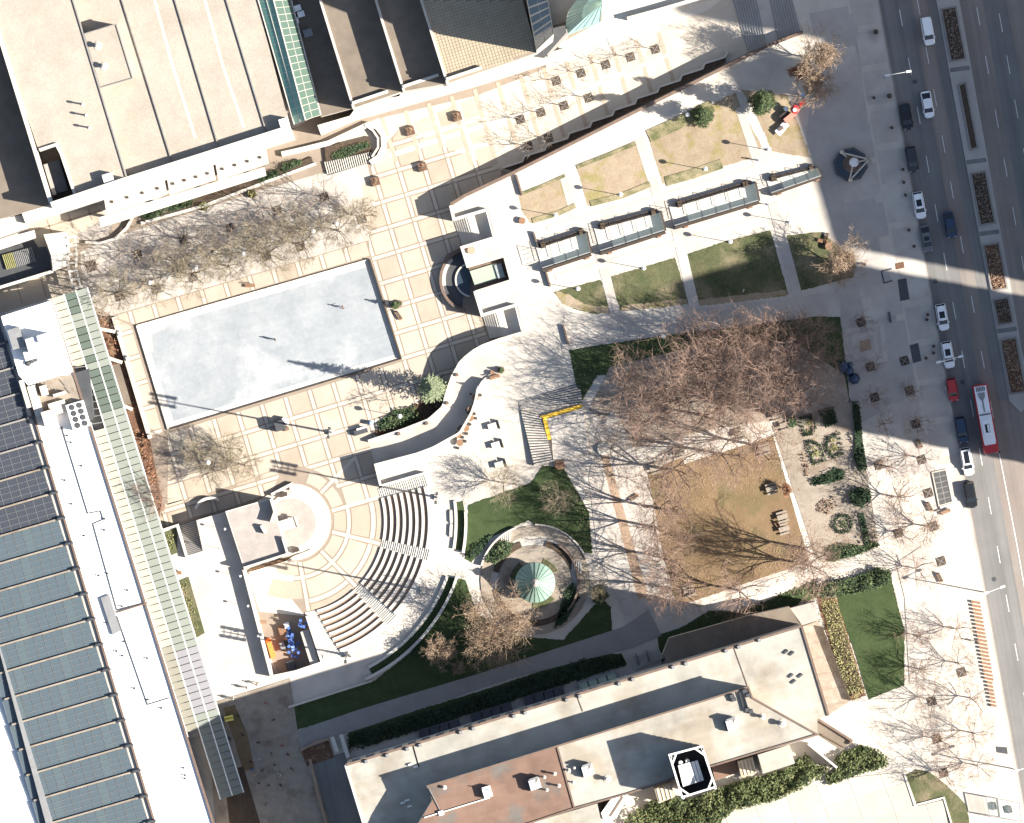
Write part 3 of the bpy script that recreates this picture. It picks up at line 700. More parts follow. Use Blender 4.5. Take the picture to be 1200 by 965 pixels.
# ---- towers outside the frame whose shadows cross the park
def tower(name, label, sh, T, pent=None, fm=None):
    """sh: photo outline of the shadow of its roof; the tower itself stands T pixels up-sun of it"""
    hgt = ZT + T * S * _n * math.tan(R(EL))
    base = [P(x + T, y + T * SL)[:2] for x, y in sh]
    c = (sum(b[0] for b in base) / len(base), sum(b[1] for b in base) / len(base), ZT)
    t = thing(name, label, 'building', c)
    MB().prism_xy(base, ZT - .1, hgt - .9).build('wall', fm or wallc, t)
    MB().wall_xy(base, .5, hgt - .9, hgt, True).build('parapet', fm or wallc, t)
    for k in range(3, int((hgt - 5) / 3.6), 1):
        MB().wall_xy(base, .12, k * 3.6 + 1.0, k * 3.6 + 2.8, True).build('window_band', g_sky, t)
    return t
tower('tower_block', 'tall slab tower beyond the street whose shadow covers the bosque', [(789, 332.5), (918, 294), (955, 430), (821, 471)], 700)
tower('tower_block', 'tall tower beyond the street whose shadow crosses the sculpture pool', [(925, 113), (985, 95), (1060, 265), (978, 288)], 640)
tower('tower_block', 'stepped tower wing shading the brown oak at the street corner', [(852, 82), (905, 62), (930, 100), (862, 104.5)], 760)
tower('tower_block', 'lower tower wing beyond the top of the street', [(962, 42), (1010, 20), (1040, 90), (977, 92)], 560)
tower('tower_block', 'broad tower beyond the street shading the corner steps', [(818, 14), (900, -14), (960, -60), (1010, 20), (905, 36), (826, 21)], 820)
# ---- gravel roofed hall, top left
nb = thing('exhibition_hall', 'large hall with stepped gravel roofs and a green glass roof strip', 'building', P(200, 120))
def mass(px, z, roofm, name='bay', z0=0, parent=nb, wm=wallc):
    MB().prism(px, z0, z).build('wall', wm, parent)
    return sheetpart('roof', px, z + .02, roofm, parent)
mass([(-32, -60), (66, -60), (85, 0), (148, 209), (88, 229), (71, 180), (66, 169), (45, 176), (0, 44)], 11, gravel)
mass([(66, -60), (285, -60), (340, 150), (148, 209), (85, 0)], 8, gravel)
mass([(-200, -60), (-34, -60), (0, 48), (60, 240), (26, 250), (-200, 310)], 7, droof)
mass([(45, 176), (66, 169), (71, 180), (88, 229), (60, 240)], 7.2, droof)
for q, zt, w in (([(-30, -58), (0, 44), (60, 239)], 11.6, .7), ([(46, 176), (66, 169.5), (71.5, 180), (88, 229)], 11.5, .5), ([(60, 240.5), (148, 211)], 12.9, 1.0), ([(148, 211), (340, 150)], 9.9, 1.0)):
    MB().wall(q, w, 6, zt).build('parapet', conc2, nb)
for a, b, zt in (((67, -60), (148, 208), 11.25), ((124, -60), (202, 191), 8.3), ((187, -60), (257, 175), 8.3), ((247, -60), (313, 158), 8.3)):
    MB().wall([a, b], .22, 7.5, zt).build('roof_curb', trim, nb)
for q in ([(181, 0), (203, 80), (229, 162)], [(240, 0), (262, 80), (286, 150)]):   # pale wear lines
    MB().wall(q, .55, 8, 8.03).build('seam', band, nb)
mass([(98.8, 40), (136, 28.5), (155.5, 92), (117.5, 103)], 11, gravel)
MB().wall([(98.8, 40), (136, 28.5), (155.5, 92), (117.5, 103)], .2, 10.9, 11.18, True).build('roof_curb', trim, nb)
def vent(parent, x, y, z, r, h, m_=whitem, box=False):
    v = MB(); p = P(x, y, z)
    if box: v.box(p, (r * 2, r * 1.7, h), GA)
    else: v.lathe(p, [(r * 1.5, 0), (r * 1.5, .12), (r * .7, .14), (r * .7, h * .7), (r, h * .72), (r, h * .92), (r * .55, h)], 10)
    return v.build('roof_vent', m_, parent)
for x, y in ((115, 54), (122.5, 78)): vent(nb, x, y, 11, .5, 1.3, wallc)
for x, y in ((97, 122.5), (101, 135.5), (105, 150)): vent(nb, x, y, 11, .22, 1.9, wallc)
vent(nb, 127, 209, 11, .9, 1.5, box=True); vent(nb, 333, 144, 8, .8, 2.0, box=True)
ru = MB().box(P(67, 208, 7.2), (2.6, 5.6, 2.2), GA).build('rooftop_unit', greyd, nb); MB().box(P(59.5, 211, 7.2), (.7, 5.6, 2.6), GA).build('rooftop_duct', stoneroof, nb)
for q, z, m_ in (([(25, 249), (122, 219), (148, 212), (341, 151), (345, 163), (128, 232), (30, 262)], 6.6, conc2), ([(0, 256), (24, 250), (28, 262), (0, 270)], 5, conc),):
    MB().prism(q, 0, z).build('front_ledge', m_, nb)
for x0, y0, x1, y1 in ((121, 236, 192, 215), (195, 214, 249, 198), (252, 197, 311, 179)):
    MB().prism([(x0, y0 - 8), (x1, y1 - 8), (x1 + 4, y1 + 13), (x0 + 4, y0 + 15)], 4.6, 5.0, bottom=True).build('canopy_panel', conc, nb)
    for f in (.15, .4, .65, .9):
        a = L2((x0, y0), (x1, y1), f); MB().box(P(a[0], a[1] + 4, 5), (.4, .4, .25), GA).build('bracket', bronze, nb)
MB().prism([(116, 255), (310, 196), (312, 206), (118, 267)], 3.9, 4.8, bottom=True).build('fascia_beam', conc2, nb)
for f in (.05, .35, .65, .95):
    a = L2((120, 258), (308, 201), f); p = P(a[0], a[1], 0); MB().tube(p, (p[0], p[1], 3.9), .3).build('column', wallc, nb)
sheetpart('entrance_floor', [(28, 264), (120, 236), (122, 268), (92, 285), (45, 290)], .03, slab, nb)
for q in ([(55, 258), (61, 274)], [(80, 251), (86, 267)], [(103, 245), (108, 258)], [(35, 272), (118, 247)]):
    MB().wall(q, .25, 0, .06).build('floor_joint', joint, nb)
# terraces to the right of the glass strip
mass([(333, -40), (340, 0), (376, 137), (414, 127), (375, 0), (363, -40)], 7, droof)
mass([(375, 0), (363, -40), (428, -40), (440, 0), (473, 107), (414, 127)], 12, droof)
mass([(440, 0), (428, -40), (481, -40), (493, 0), (524, 98), (473, 107)], 15.4, droof)
mass([(493, 0), (481, -40), (600, -40), (613, 0), (629, 62), (600, 72), (524, 98)], 19.2, joint)
for a, b, zt in (((363, -40), (414.5, 127), 12.5), ((428, -40), (473.5, 107), 15.9), ((481, -40), (524.5, 98), 19.7)):
    MB().wall([a, b], .45, 6, zt).build('parapet', conc, nb)
    MB().wall([L2(a, b, .965), (L2(a, b, .965)[0] + 42, L2(a, b, .965)[1] - 14)], .5, 6, zt + .4).build('parapet', conc2, nb)
tl_ = MB(); du, dv = (3.55, -1.06), (1.06, 3.55)
pg = [(494, 1), (612, 1), (627, 60), (600, 70), (526, 94)]
for i in range(-8, 40):
    for j in range(-6, 40):
        q = (494 + i * du[0] + j * dv[0], 1 + i * du[1] + j * dv[1])
        if inside(q, pg):
            tl_.prism([(q[0] + (a * du[0] + b * dv[0]) * .43, q[1] + (a * du[1] + b * dv[1]) * .43) for a, b in ((-1, -1), (1, -1), (1, 1), (-1, 1))], 19.2, 19.27)
tag(tl_.build('deck_tiles', deck, nb), kind='stuff')
MB().prism([(372, 147), (410, 136), (421, 121), (468, 113), (471, 106), (527, 99), (540, 89), (600, 74), (664, 56), (668, 66), (560, 100), (415, 141), (376, 158)], 0, 5.5).build('front_ledge', conc2, nb)
for x, y, b in ((346, 25, 0), (353, 17, 0), (349, 10, 0), (361, 39, 1)): vent(nb, x, y, 7, .8 if b else .6, .7 if b else 1.2, [whitem, greym][b], True)
# green glass roof strip
gs = [MB() for _ in range(3)]; zr_, ze_ = 9.7, 8.25
def strip_pane(l0, l1, z0, z1, f0, f1, m_, nm='glass_pane'):
    b = MB(); mg = .02
    pa, pb = L2(*l0, f0), L2(*l0, f1); pc, pd = L2(*l1, f1), L2(*l1, f0)
    def sh(p, q, r, s_):  # shrink a little so bars show
        return L2(L2(p, q, mg), L2(s_, r, mg), mg)
    A, B, C_, D = sh(pa, pb, pc, pd), sh(pb, pa, pd, pc), sh(pc, pd, pa, pb), sh(pd, pc, pb, pa)
    za = lerp(z0, z1, mg); zc = lerp(z1, z0, mg); b.face([P(*A, za), P(*B, za), P(*C_, zc), P(*D, zc)])
    b.face([P(*D, zc - .06), P(*C_, zc - .06), P(*B, za - .06), P(*A, za - .06)])
    return b.build(nm, m_, nb)
Lg = [((291, -40), (345, 146)), ((301, -40), (352, 143)), ((310, -40), (358, 141)), ((320, -40), (366, 138)), ((331, -40), (376, 135))]
zz_ = [ze_, ze_ + .75, zr_, ze_ + .75, ze_]
for c_ in range(4):
    for r_ in range(22):
        strip_pane(Lg[c_], Lg[c_ + 1], zz_[c_], zz_[c_ + 1], r_ / 22, (r_ + 1) / 22, [g_teal_lit, g_teal_lit, g_green_dim, g_green_dim][c_])  # left slope brighter, right slope darker: the light is put into the glass colour
fr = MB()
for c_ in range(5): fr.wall([Lg[c_][0], Lg[c_][1]], .1 if c_ in (1, 3) else .22, 7.5, zz_[c_] + .05)
for r_ in range(23):
    for c_ in range(4):
        a, b = L2(*Lg[c_], r_ / 22), L2(*Lg[c_ + 1], r_ / 22); fr.tube(P(*a, zz_[c_] - .02), P(*b, zz_[c_ + 1] - .02), .045, n=4, cap=False)
fr.build('glazing_frame', wallc, nb)
# glass fronted block and quarter dome
gb = thing('glass_block', 'blue grey glass fronted block with a sloping striped face', 'building', P(632, 20))
e0, e1, q0, q1 = (612, -30), (629, 59), (637, -30), (649, 40); zE, zR = 30.5, 42.0
b = MB(); b.face([P(*e0, zE), P(*e1, zE), P(*q1, zR), P(*q0, zR)]); E = lambda p, z, zz=0: (P(*p, z)[0], P(*p, z)[1], zz)
b.face([E(e1, zE), E(q1, zR), P(*q1, zR), P(*e1, zE)]); b.face([E(q1, zR), E(q0, zR), P(*q0, zR), P(*q1, zR)]); b.face([E(e0, zE), P(*e0, zE), P(*q0, zR), E(q0, zR)]); b.face([E(e1, zE), P(*e1, zE), P(*e0, zE), E(e0, zE)])
b.build('wall', wallc, gb)
for k in range(9):
    f0, f1 = k / 9 + .012, (k + 1) / 9 - .012
    for v0_, v1_ in ((.03, .49), (.51, .97)):
        def pt(f, v): a, c_ = P(*L2(e0, e1, f), zE), P(*L2(q0, q1, f), zR); return tuple(lerp(a[i], c_[i], v) + (-.06 if i == 0 else .05 if i == 2 else 0) for i in range(3))
        MB().face([]) if False else None
        bb = MB(); bb.face([pt(f0, v0_), pt(f1, v0_), pt(f1, v1_), pt(f0, v1_)]); bb.build('glass_panel', g_sky, gb)
MB().prism([(616, 64), (632, 57), (649, 33), (662, 30), (664, 38), (638, 67)], 0, 11).build('wing', greyd, gb)
MB().prism([(640, 62), (664, 34), (666, 41), (642, 66)], 0, 9).build('wing', stoneroof, gb)
dm = thing('quarter_dome', 'pale teal ribbed quarter dome above the promenade', 'dome', P(690, 20))
rim_ = [(703, 25.5), (684, 32.5), (665, 40), (663, 31), (664, 22), (667, 12), (672, 5), (680, -4), (692, -14)]; ap = (706, 2)
for k in range(len(rim_) - 1):
    for h_ in (0, 1):
        a, c_ = L2(rim_[k], rim_[k + 1], h_ / 2), L2(rim_[k], rim_[k + 1], (h_ + 1) / 2)
        b = MB(); m0, m1 = L2(a, ap, .45), L2(c_, ap, .45)
        b.face([P(*a, 7), P(*c_, 7), P(*m1, 9.2), P(*m0, 9.2)]); b.face([P(*m0, 9.2), P(*m1, 9.2), P(*ap, 10)]); b.face([E(a, 7), E(c_, 7), P(*c_, 7), P(*a, 7)])
        b.build('dome_panel', teal, dm)
        MB().tube(P(*a, 7.06), P(*m0, 9.26), .07, n=4).tube(P(*m0, 9.26), P(*ap, 10.05), .06, n=4).build('rib', copper, dm)
wallthing('planter_wall', 'dark edged wall at the back of the upper promenade', [(735, 22), (772, 12), (820, -2), (860, -14)], .6, 0, 1.6, wallc)
struct('forecourt', MB().sheet([(640, 60), (705, 25), (705, -20), (860, -60), (865, -15), (830, 12), (640, 82)], .035), conc2)
# curved planters in front of the hall
cp = thing('curved_planter', 'long pale planter with a rounded seat wall and slatted steps', 'planter', P(410, 170))
MB().wall([(330, 181), (352, 176), (385, 168), (432, 146), (442, 149), (449, 158), (450, 172), (444, 184), (434, 191)], .9, 0, .8).build('seat_wall', conc2, cp)
MB().wall([(428, 147), (437, 153), (443, 162), (443, 173), (436, 184)], .35, .0, 1.0).build('back_rail', wallc, cp)
MB().prism([(380, 173), (432, 160), (436, 178), (382, 190)], 0, .5).build('bed', soil, cp)
for k in range(22):
    a = L2((380, 190), (432.5, 175.5), k / 21); MB().prism([(a[0], a[1]), (a[0] + 1.2, a[1] - .3), (a[0] + 5, a[1] + 14.3), (a[0] + 3.8, a[1] + 14.6)], 0, .5).build('slat', conc2, cp)
MB().prism([(380, 191), (433, 176), (437, 190), (384, 206)], 0, .06).build('slat_base', greyd, cp)
cp2 = thing('curved_planter', 'narrow planter with clipped shrubs under the white fascia beam', 'planter', P(220, 235))
MB().prism([(165, 250), (300, 207), (345, 193), (365, 184), (367, 191), (305, 215), (240, 240), (170, 260)], 0, .4).build('bed', soil, cp2)
MB().wall([(165, 262), (240, 241), (305, 216), (370, 192)], .5, 0, .55).build('seat_wall', conc2, cp2)
wallthing('seat_wall', 'thin white curving seat wall at the west end of the bosque', [(100, 284), (118, 285), (135, 280), (148, 268), (156, 254), (166, 246)], .45, 0, .8, conc2)
struct('paved_apron', MB().sheet([(84, 278), (122, 258), (132, 262), (126, 276), (108, 284)], .045), stoneroof)
# west entrance corner
wc = thing('entrance_pavilion', 'west entrance with white slabs over a dark sunken stair', 'building', P(40, 300))
MB().prism([(-60, 272), (0, 257), (27, 252), (31, 268), (0, 279), (-60, 295)], 0, 5.5).build('roof_slab', conc, wc)
MB().prism([(-60, 300), (0, 281), (40, 270), (42, 279), (0, 293), (-60, 312)], 3.6, 4.5, bottom=True).build('fascia_beam', conc2, wc)
MB().wall([(-60, 355), (0, 337), (62, 318)], .5, 0, 2.0).build('side_wall', conc2, wc)
MB().prism([(-60, 312), (0, 293), (50, 278), (58, 300), (60, 317), (0, 336), (-60, 354)], -.04, .02).build('stair_well', greyd, wc)
for k in range(17):
    a = L2((3, 299), (36, 290), k / 16); MB().wall([a, (a[0] + 5.5, a[1] + 17)], .18, .0, .5).build('louvre', greym if k > 5 else leafy, wc)
MB().prism([(51, 275), (77, 272), (80, 280), (78, 312), (62, 318), (60, 300)], 0, 3.2).build('curved_block', conc2, wc)
pgx = [(79, 279), (81, 300), (80, 315), (86, 338)]
for dx in (0, 9): MB().wall([(x + dx, y) for x, y in pgx], .3, 2.8, 3.1).build('beam', conc2, wc)
for k in range(7):
    a = along(pgx, 6)[k]; MB().wall([(a[0] - 1, a[1]), (a[0] + 10.5, a[1] - 1.5)], .35, 3.1, 3.4).build('crossbar', conc2, wc)
    p = P(a[0], a[1], 0); MB().tube(p, (p[0], p[1], 2.8), .12).build('post', wallc, wc)
struct('entrance_paving', MB().sheet([(-60, 358), (0, 339), (80, 314), (92, 338), (90, 352), (60, 350), (-60, 390)], .04), slab)
for x in (20, 48): struct('floor_joint', MB().wall([(x, 334 - (x - 20) * .3), (x + 6, 356 - (x - 20) * .3)], .2, 0, .07), joint)
# ---- white roofed hall on the left
wb = thing('market_hall', 'long white roofed hall with saw tooth glass roof and green glass canopy', 'building', P(80, 700))
zW = 10.0
ledge = lambda y: 60 + (y - 352) * .3098          # right edge of the roof
mass([(-80, 395), (0, 370), (60, 352), (ledge(1010), 1010), (-80, 1010)], zW, wroof, parent=wb)
MB().wall([(60, 352), (ledge(1000), 1000)], .4, zW, zW + .35).build('parapet', wallb, wb)
MB().wall([(-60, 388), (0, 369.5), (60, 351.5)], .4, zW, zW + .4).build('parapet', conc2, wb)
bl = lambda y: 37 + (y - 480) * .2975              # brown line at the saw-tooth end
MB().wall([(bl(392), 392), (bl(1000), 1000)], .35, zW, zW + .9).build('parapet', wallb, wb)
MB().prism([(bl(392) - 7, 394), (bl(392) - 1.5, 393), (bl(1000) - 1.5, 1000), (bl(1000) - 7, 1002)], zW, zW + .5).build('gutter', conc, wb)
MB().prism([(-7, 740), (1, 762), (68, 985), (59, 985)], zW, zW + 1.3).build('gutter', greym, wb)
rows = [401.5 + 29.6 * k for k in range(-1, 20)]
pane_n = 0
lb = MB()
for k, y in enumerate(rows):
    xr = bl(y) - 7; xr2 = bl(y + 29.6) - 7
    xl = max(-14, (y - 772) * .29 + 3); 
    zl, zh = zW + .5, zW + .85
    # row lines rise to the right with slope -.29
    def pt(x, f):
        yy = y + 29.6 * f - (x - xr) * .29 + 0
        return (x + 8.8 * f, yy)
    rowo = MB(); 
    ridge = [pt(xl - 2, 0), pt(xr, 0)]
    rowo.wall(ridge, .3, zW, zh + .06); rowo = rowo.build('skylight_row', trim if k < 6 else gpave, wb)
    n = max(1, round((xr - xl) / 10.8)); w = 10.8
    for i in range(n):
        xa, xb = xr - (i + 1) * w + .45, xr - i * w - .45
        if xb < -14: continue
        A, B, C_, D = pt(xa, .04), pt(xb, .04), pt(xb, .985), pt(xa, .985)
        b = MB(); b.face([P(*A, zh - .1), P(*D, zl), P(*C_, zl), P(*B, zh - .1)])
        b.build('glass_pane', g_dark if k < 8 else (g_blue if (i * 7 + k * 3) % 5 else g_blu2), rowo)
    for j in range(1, 4):
        f = .055 + .915 * j / 4; z = lerp(zh - .1, zl, j / 4) + .04
        lb.tube(P(*pt(xl, f), z), P(*pt(xr, f), z), .045, n=4, cap=False)
    for i in range(n + 1):
        xa = xr - i * w
        if xa > -14: lb.tube(P(*pt(xa, .05), zh - .08), P(*pt(xa, .97), zl + .02), .05, n=4, cap=False)
    MB().box(P(pt(xr, 0)[0] + 4, pt(xr, 0)[1] - 1, zW + .5), (1.5, .4, .7), GA).build('ridge_bracket', greyd, wb)
lb.build('glazing_bars', M('glazing bar', (.17, .18, .185), None, 1, .6), wb)['kind'] = 'stuff'
# canopy of panes along the hall
cy0 = 345.5; 
def cl(off, y): return ledge(y) + off
nrow = 72
for k in range(nrow):
    ya = cy0 + k * 8.22; yb = ya + 8.22; 
    for c_, (o0, o1, za, zb_) in enumerate(((2.5, 17, 7.4, 7.0), (17.5, 30.5, 7.0, 6.4), (31.5, 44, 6.4, 5.7))):
        if c_ == 0 and (424 < ya < 498 or ya > 855): continue
        dy = -.3
        q = [(cl(o0, ya) , ya + dy * (o0 - 17)), (cl(o1, ya), ya + dy * (o1 - 17)), (cl(o1, yb), yb - .9 + dy * (o1 - 17)), (cl(o0, yb), yb - .9 + dy * (o0 - 17))]
        if c_ == 0: m_ = g_cream if ya < 752 else g_grey
        elif ya < 432: m_ = g_mint if not (c_ == 1 and k in (0, 1, 2, 5, 6, 7, 9)) else g_can
        elif ya < 485: m_ = g_can
        elif ya < 757: m_ = g_mint
        elif ya < 838: m_ = g_lav
        else: m_ = g_mint
        b = MB(); zs = [za, zb_, zb_, za]; b.face([P(p[0], p[1], z) for p, z in zip(q[::-1], zs[::-1])])
        b.build('canopy_pane', m_, wb)
fr = MB()
for o_, z in ((17, 7.0), (31, 6.4), (44.3, 5.7)): fr.wall([(cl(o_, 345), 345 - .3 * (o_ - 17)), (cl(o_, 937), 937 - .3 * (o_ - 17))], .18, z - .25, z + .03)
fr.wall([(cl(2, 350), 352), (cl(2, 862), 864)], .2, 6.9, 7.45)
fr.build('canopy_frame', whitem, wb)
us = MB(); us.prism([(cl(44, 345) - 40, 352), (cl(44, 345), 338), (cl(44, 937), 929), (cl(17, 937), 937), (cl(17, 862), 862), (cl(2, 862), 866)], 4.9, 5.1, bottom=True)
us.build('canopy_soffit', greym, wb)
for k in range(16):
    y = 360 + 37 * k; p = P(cl(43, y), y - 8, 0); zb0 = 0 if y < 620 else ZT
    MB().tube((p[0], p[1], zb0), (p[0], p[1], 4.95), .15).build('column', greym, wb)
# rooftop plant of the white hall
mass([(1, 371), (60, 352.5), (85.5, 436), (33, 452), (22, 440)], zW + 1.6, wroof, z0=zW, parent=wb)
u = MB().box(P(46, 402, zW + 1.6), (4.2, 2.4, 2.4), GA).box(P(44, 414, zW + 1.6), (4.6, 1.6, 1.5), GA).box(P(52, 396, zW + 1.6), (2.2, 1.2, 2.9), GA).build('rooftop_unit', whitem, wb)
for x, y in ((33, 426), (37, 423), (41, 421)): vent(wb, x, y, zW + 1.6, .35, .5, greyd)
MB().box(P(20, 397, zW), (2.2, 3.6, 3.0), GA).build('rooftop_duct', greym, wb)
MB().prism([(86, 438), (104, 432), (110, 488), (102, 500), (98, 470)], zW - 2.5, zW + .06).build('plant_well', greyd, wb)
MB().prism([(24, 446), (84, 440), (97, 470), (40, 486)], zW + .1, zW + .22).build('plant_deck', gpave, wb)
for x, y, w, d, h in ((42, 470, 1.5, 5.5, .9), (58, 490, 2.1, 2.6, 1.6), (52, 458, 1.2, 1.8, 1.2), (70, 462, 2.2, .5, .8), (68, 478, 3.0, 2.2, .5), (30, 462, .8, 5, 1.0)):
    MB().box(P(x, y, zW + .2), (w, d, h * 1.7), GA).build('rooftop_unit', wallc, wb)
for x, y in ((48, 446), (55, 449), (62, 453), (50, 480), (74, 446), (80, 455), (65, 470), (44, 482)):
    MB().tube(P(x, y, zW + .7), P(x + 6, y + 7, zW + .7), .07, n=5).build('pipe', greym, wb)
cu = MB().box(P(92, 487, zW + .1), (3.2, 4.6, 1.5), GA).build('condenser_unit', whitem, wb)
for i in range(2):
    for j in range(4):
        p = P(92 + (i - .5) * 9 * .95 + (j - 1.5) * 2.2, 487 - (i - .5) * 2.6 + (j - 1.5) * 7, zW + 1.6)
        MB().lathe(p, [(.5, -.05), (.5, .1), (.42, .12)], 10).build('fan', greyd, cu)
MB().prism([(118, 701), (128, 697), (141, 740), (132, 744)], zW, zW + .5).build('roof_hatch', greym, wb)
for q in ([(72, 500), (103, 602), (118, 599), (121, 609), (109, 614), (137, 715), (172, 706)], [(137, 722), (173, 826), (199, 818)]):
    MB().wall(q, .14, zW, zW + .18).build('lightning_cable', greyd, wb)
MB().wall([(137, 718), (172, 707)], .25, zW, zW + .3).build('roof_curb', wallb, wb)
random.seed(9)
for k in range(24):
    y = random.uniform(500, 955); x = ledge(y) - random.uniform(12, 55); vent(wb, x, y, zW, .13, .5, greyd)
# ---- block with cooling tower, bottom
hb = thing('office_block', 'long cream roofed block with a rust brown roof section and cooling tower', 'building', P(680, 860, ZT))
zL, zU = 25.0, 30.3
low = [(405, 897), (939.5, 734), (971, 839), (958, 843), (958, 863), (440, 1010), (428, 972)]
upp = [(500, 922), (877, 805.5), (881.5, 818), (958, 861), (834, 898), (737, 930), (672, 948), (560, 985), (470, 1010), (489, 967), (506.5, 938)]
mass(low, zL, croof, z0=ZT - .1, parent=hb)
mass(upp, zU, croof, z0=zL, parent=hb)
sheetpart('brown_roof', [(500.6, 922.6), (653, 875.2), (672.5, 947.3), (560, 984), (480, 1000), (489.5, 967), (507, 938)], zU + .05, broof, hb)
MB().wall(low[:3], .4, zL, zL + .3).build('parapet', wallb, hb); MB().wall([low[0], low[-1]], .4, zL, zL + .3).build('parapet', conc2, hb)
MB().wall(upp[:4], .3, zU, zU + .22).build('parapet', wallb, hb); MB().wall(upp[3:8], .3, zU, zU + .25).build('parapet', wallb, hb)
MB().wall([(653, 875), (673, 947)], .3, zU, zU + .25).build('roof_curb', wallb, hb)
for q in ([(484, 874), (491, 899)], [(676, 815), (683, 834)], [(860, 759), (876, 804)], [(484, 874), (491, 899)]): MB().wall(q, .15, zL, zL + .12).build('roof_seam', wallb, hb)
for x, y in ((429.5, 891), (454, 884), (477.5, 876.5), (492.5, 872), (540, 857), (555, 852.5), (602.5, 838), (616, 834), (664.5, 819), (679.5, 814.5), (726, 800), (742, 795), (789, 780.5), (804, 776.5), (851, 761.5), (866, 757), (890, 749)):
    MB().box(P(x, y + 1.6, zL), (.55, .55, .75), GA).build('roof_drain', greym, hb)
def hvac(x, y, z):
    u = MB().prism([(x - 7, y - 3), (x + 5, y - 7), (x + 8.5, y + 5), (x - 3.5, y + 9)], z, z + 1.5).build('rooftop_unit', whitem, hb)
    MB().prism([(x - 7, y - 3), (x - 3.5, y + 9), (x - 5.5, y + 9.6), (x - 9, y - 2)], z, z + 1.0).build('coil', greyd, u)
    MB().prism([(x - 6, y - 4.5), (x + 4, y - 8), (x + 5, y - 5.5), (x - 5, y - 2)], z + .4, z + 2.0).build('duct', greym, u)
    MB().prism([(x + 1.5, y - 5.2), (x + 5.3, y - 6.4), (x + 2, y + 1)], z, z + 1.56).build('panel', wallb, u)
hvac(626, 918, zU); hvac(688, 902, zU); hvac(857, 848, zU)
for x, y, r_, h_ in ((638, 911, .35, 1.8), (650, 907, .4, 1.6), (655, 921, .4, 1.5), (641, 926, .35, 1.2), (667, 903, .4, .9), (673, 900, .4, .9), (712, 913, .75, 1.5), (894, 840, .6, 1.4), (917, 848, .8, 1.5), (672, 917, .3, .9), (521, 923, .45, .8)):
    vent(hb, x, y, zU, r_ * .62, h_, conc)
u = MB().box(P(571, 928, zU), (1.5, 1.9, 1.2), GA).build('rooftop_unit', whitem, hb); p = P(575, 926, zU); MB().tube(p, (p[0], p[1], zU + 2.6), .1).build('stack', greym, hb)
MB().wall([(497, 958.5), (574, 935)], .18, zU, zU + .3).build('pipe', whitem, hb); MB().wall([(503, 925), (517, 953)], .1, zU, zU + .25).build('pipe', greym, hb)
MB().box(P(517, 953, zU), (.9, .8, .5), GA).build('pipe_box', whitem, hb)
for x, y in ((873, 810), (877, 815), (876, 832), (880, 834), (858, 816), (860, 820)): MB().box(P(x, y, zU), (.8, .6, .7), GA).build('pipe_box', greyd, hb)
for q in ([(866, 812), (872, 832)], [(871, 811), (877, 831)]): MB().wall(q, .1, zU, zU + .5).build('rail', greyd, hb)
for x, y in ((481, 896), (487, 899), (477, 938), (480, 945), (472, 941)): MB().box(P(x, y, zL), (.8, .3, .4), GA).build('pipe_box', whitem, hb)
for x, y in ((921, 764), (928, 766), (938, 792), (930, 799), (927, 792)): MB().box(P(x, y, zL), (.9, .35, .3), GA + .4).build('pipe_box', greyd, hb)
zC = zU + 7.0
MB().prism([(785, 885.8), (822.2, 876), (837.6, 922), (799.8, 933.6)], ZT - .1, zU + .25).build('tower_base', greyd, hb)
oc = [(784.5, 885), (822.5, 875), (838.5, 922.5), (799.5, 934.5)]
ct = MB()
for k in range(9): 
    z = zU + .4 + k * .68; ct.wall(oc, .25, z, z + .5, True)
ct = ct.build('cooling_tower', greyd, hb)
MB().wall(oc, .32, zC - .5, zC, True).build('frame', whitem, ct)
for i in range(4):
    a, b_, d_ = oc[i], oc[(i + 1) % 4], oc[i - 1]
    MB().wall([L2(a, b_, .22), L2(a, d_, .22)], .3, zC - .3, zC - .02).build('brace', whitem, ct)
    p = P(a[0] + (811 - a[0]) * .04, a[1] + (904 - a[1]) * .04, zU); MB().tube(p, (p[0], p[1], zC), .22).build('post', whitem, ct)
ic = [(794.5, 897.5), (818, 891), (825.5, 914.5), (800.5, 922.5)]
MB().prism(ic, zU, zC - 2.4).build('fan_housing', greyd, ct)
for k in range(6):
    a0, a1 = L2(ic[0], ic[1], k / 6), L2(ic[0], ic[1], (k + .86) / 6); b0, b1 = L2(ic[3], ic[2], k / 6), L2(ic[3], ic[2], (k + .86) / 6)
    MB().prism([a0, a1, b1, b0], zC - 2.4, zC - 2.0).build('fan_cover', whitem, ct)
for x, y in ((797, 893), (805, 891)): MB().lathe(P(x, y, zU), [(.4, 0), (.4, 4.6), (.3, 4.7)], 10).build('pipe', whitem, ct)
# rows of windows
wme = None
def window_row(a, b, z0, z1, parent, n, floors, w=1.5, h=1.7):
    global wme
    A, B = Vector(P(*a, z1)), Vector(P(*b, z1)); d = (B - A); ln = d.length; d.normalize(); ang = math.atan2(d.y, d.x)
    for f in range(floors):
        z = z0 + (z1 - z0) * (f + .3) / floors
        for k in range(n):
            p = A + d * ln * (k + .5) / n
            if wme is None:
                o = MB().box((0, 0, 0), (w, .14, h)).build('window', g_sky, parent); wme = o.data
            else: o = link('window', wme, parent)
            o.location = (p.x, p.y, z); o.rotation_euler = (0, 0, ang)
window_row((408, 896), (770, 786), ZT + 6, zL - 1, hb, 22, 5); window_row((428, 968), (406, 899), ZT + 2, zL - 1, hb, 4, 6)
window_row((939, 735), (970, 838), ZT + 2, zL - 1, hb, 6, 6); window_row((670, 948), (736, 931), ZT + 8, zL - 1, hb, 5, 4); window_row((840, 897), (956, 862), 18, zL - .5, hb, 8, 2)
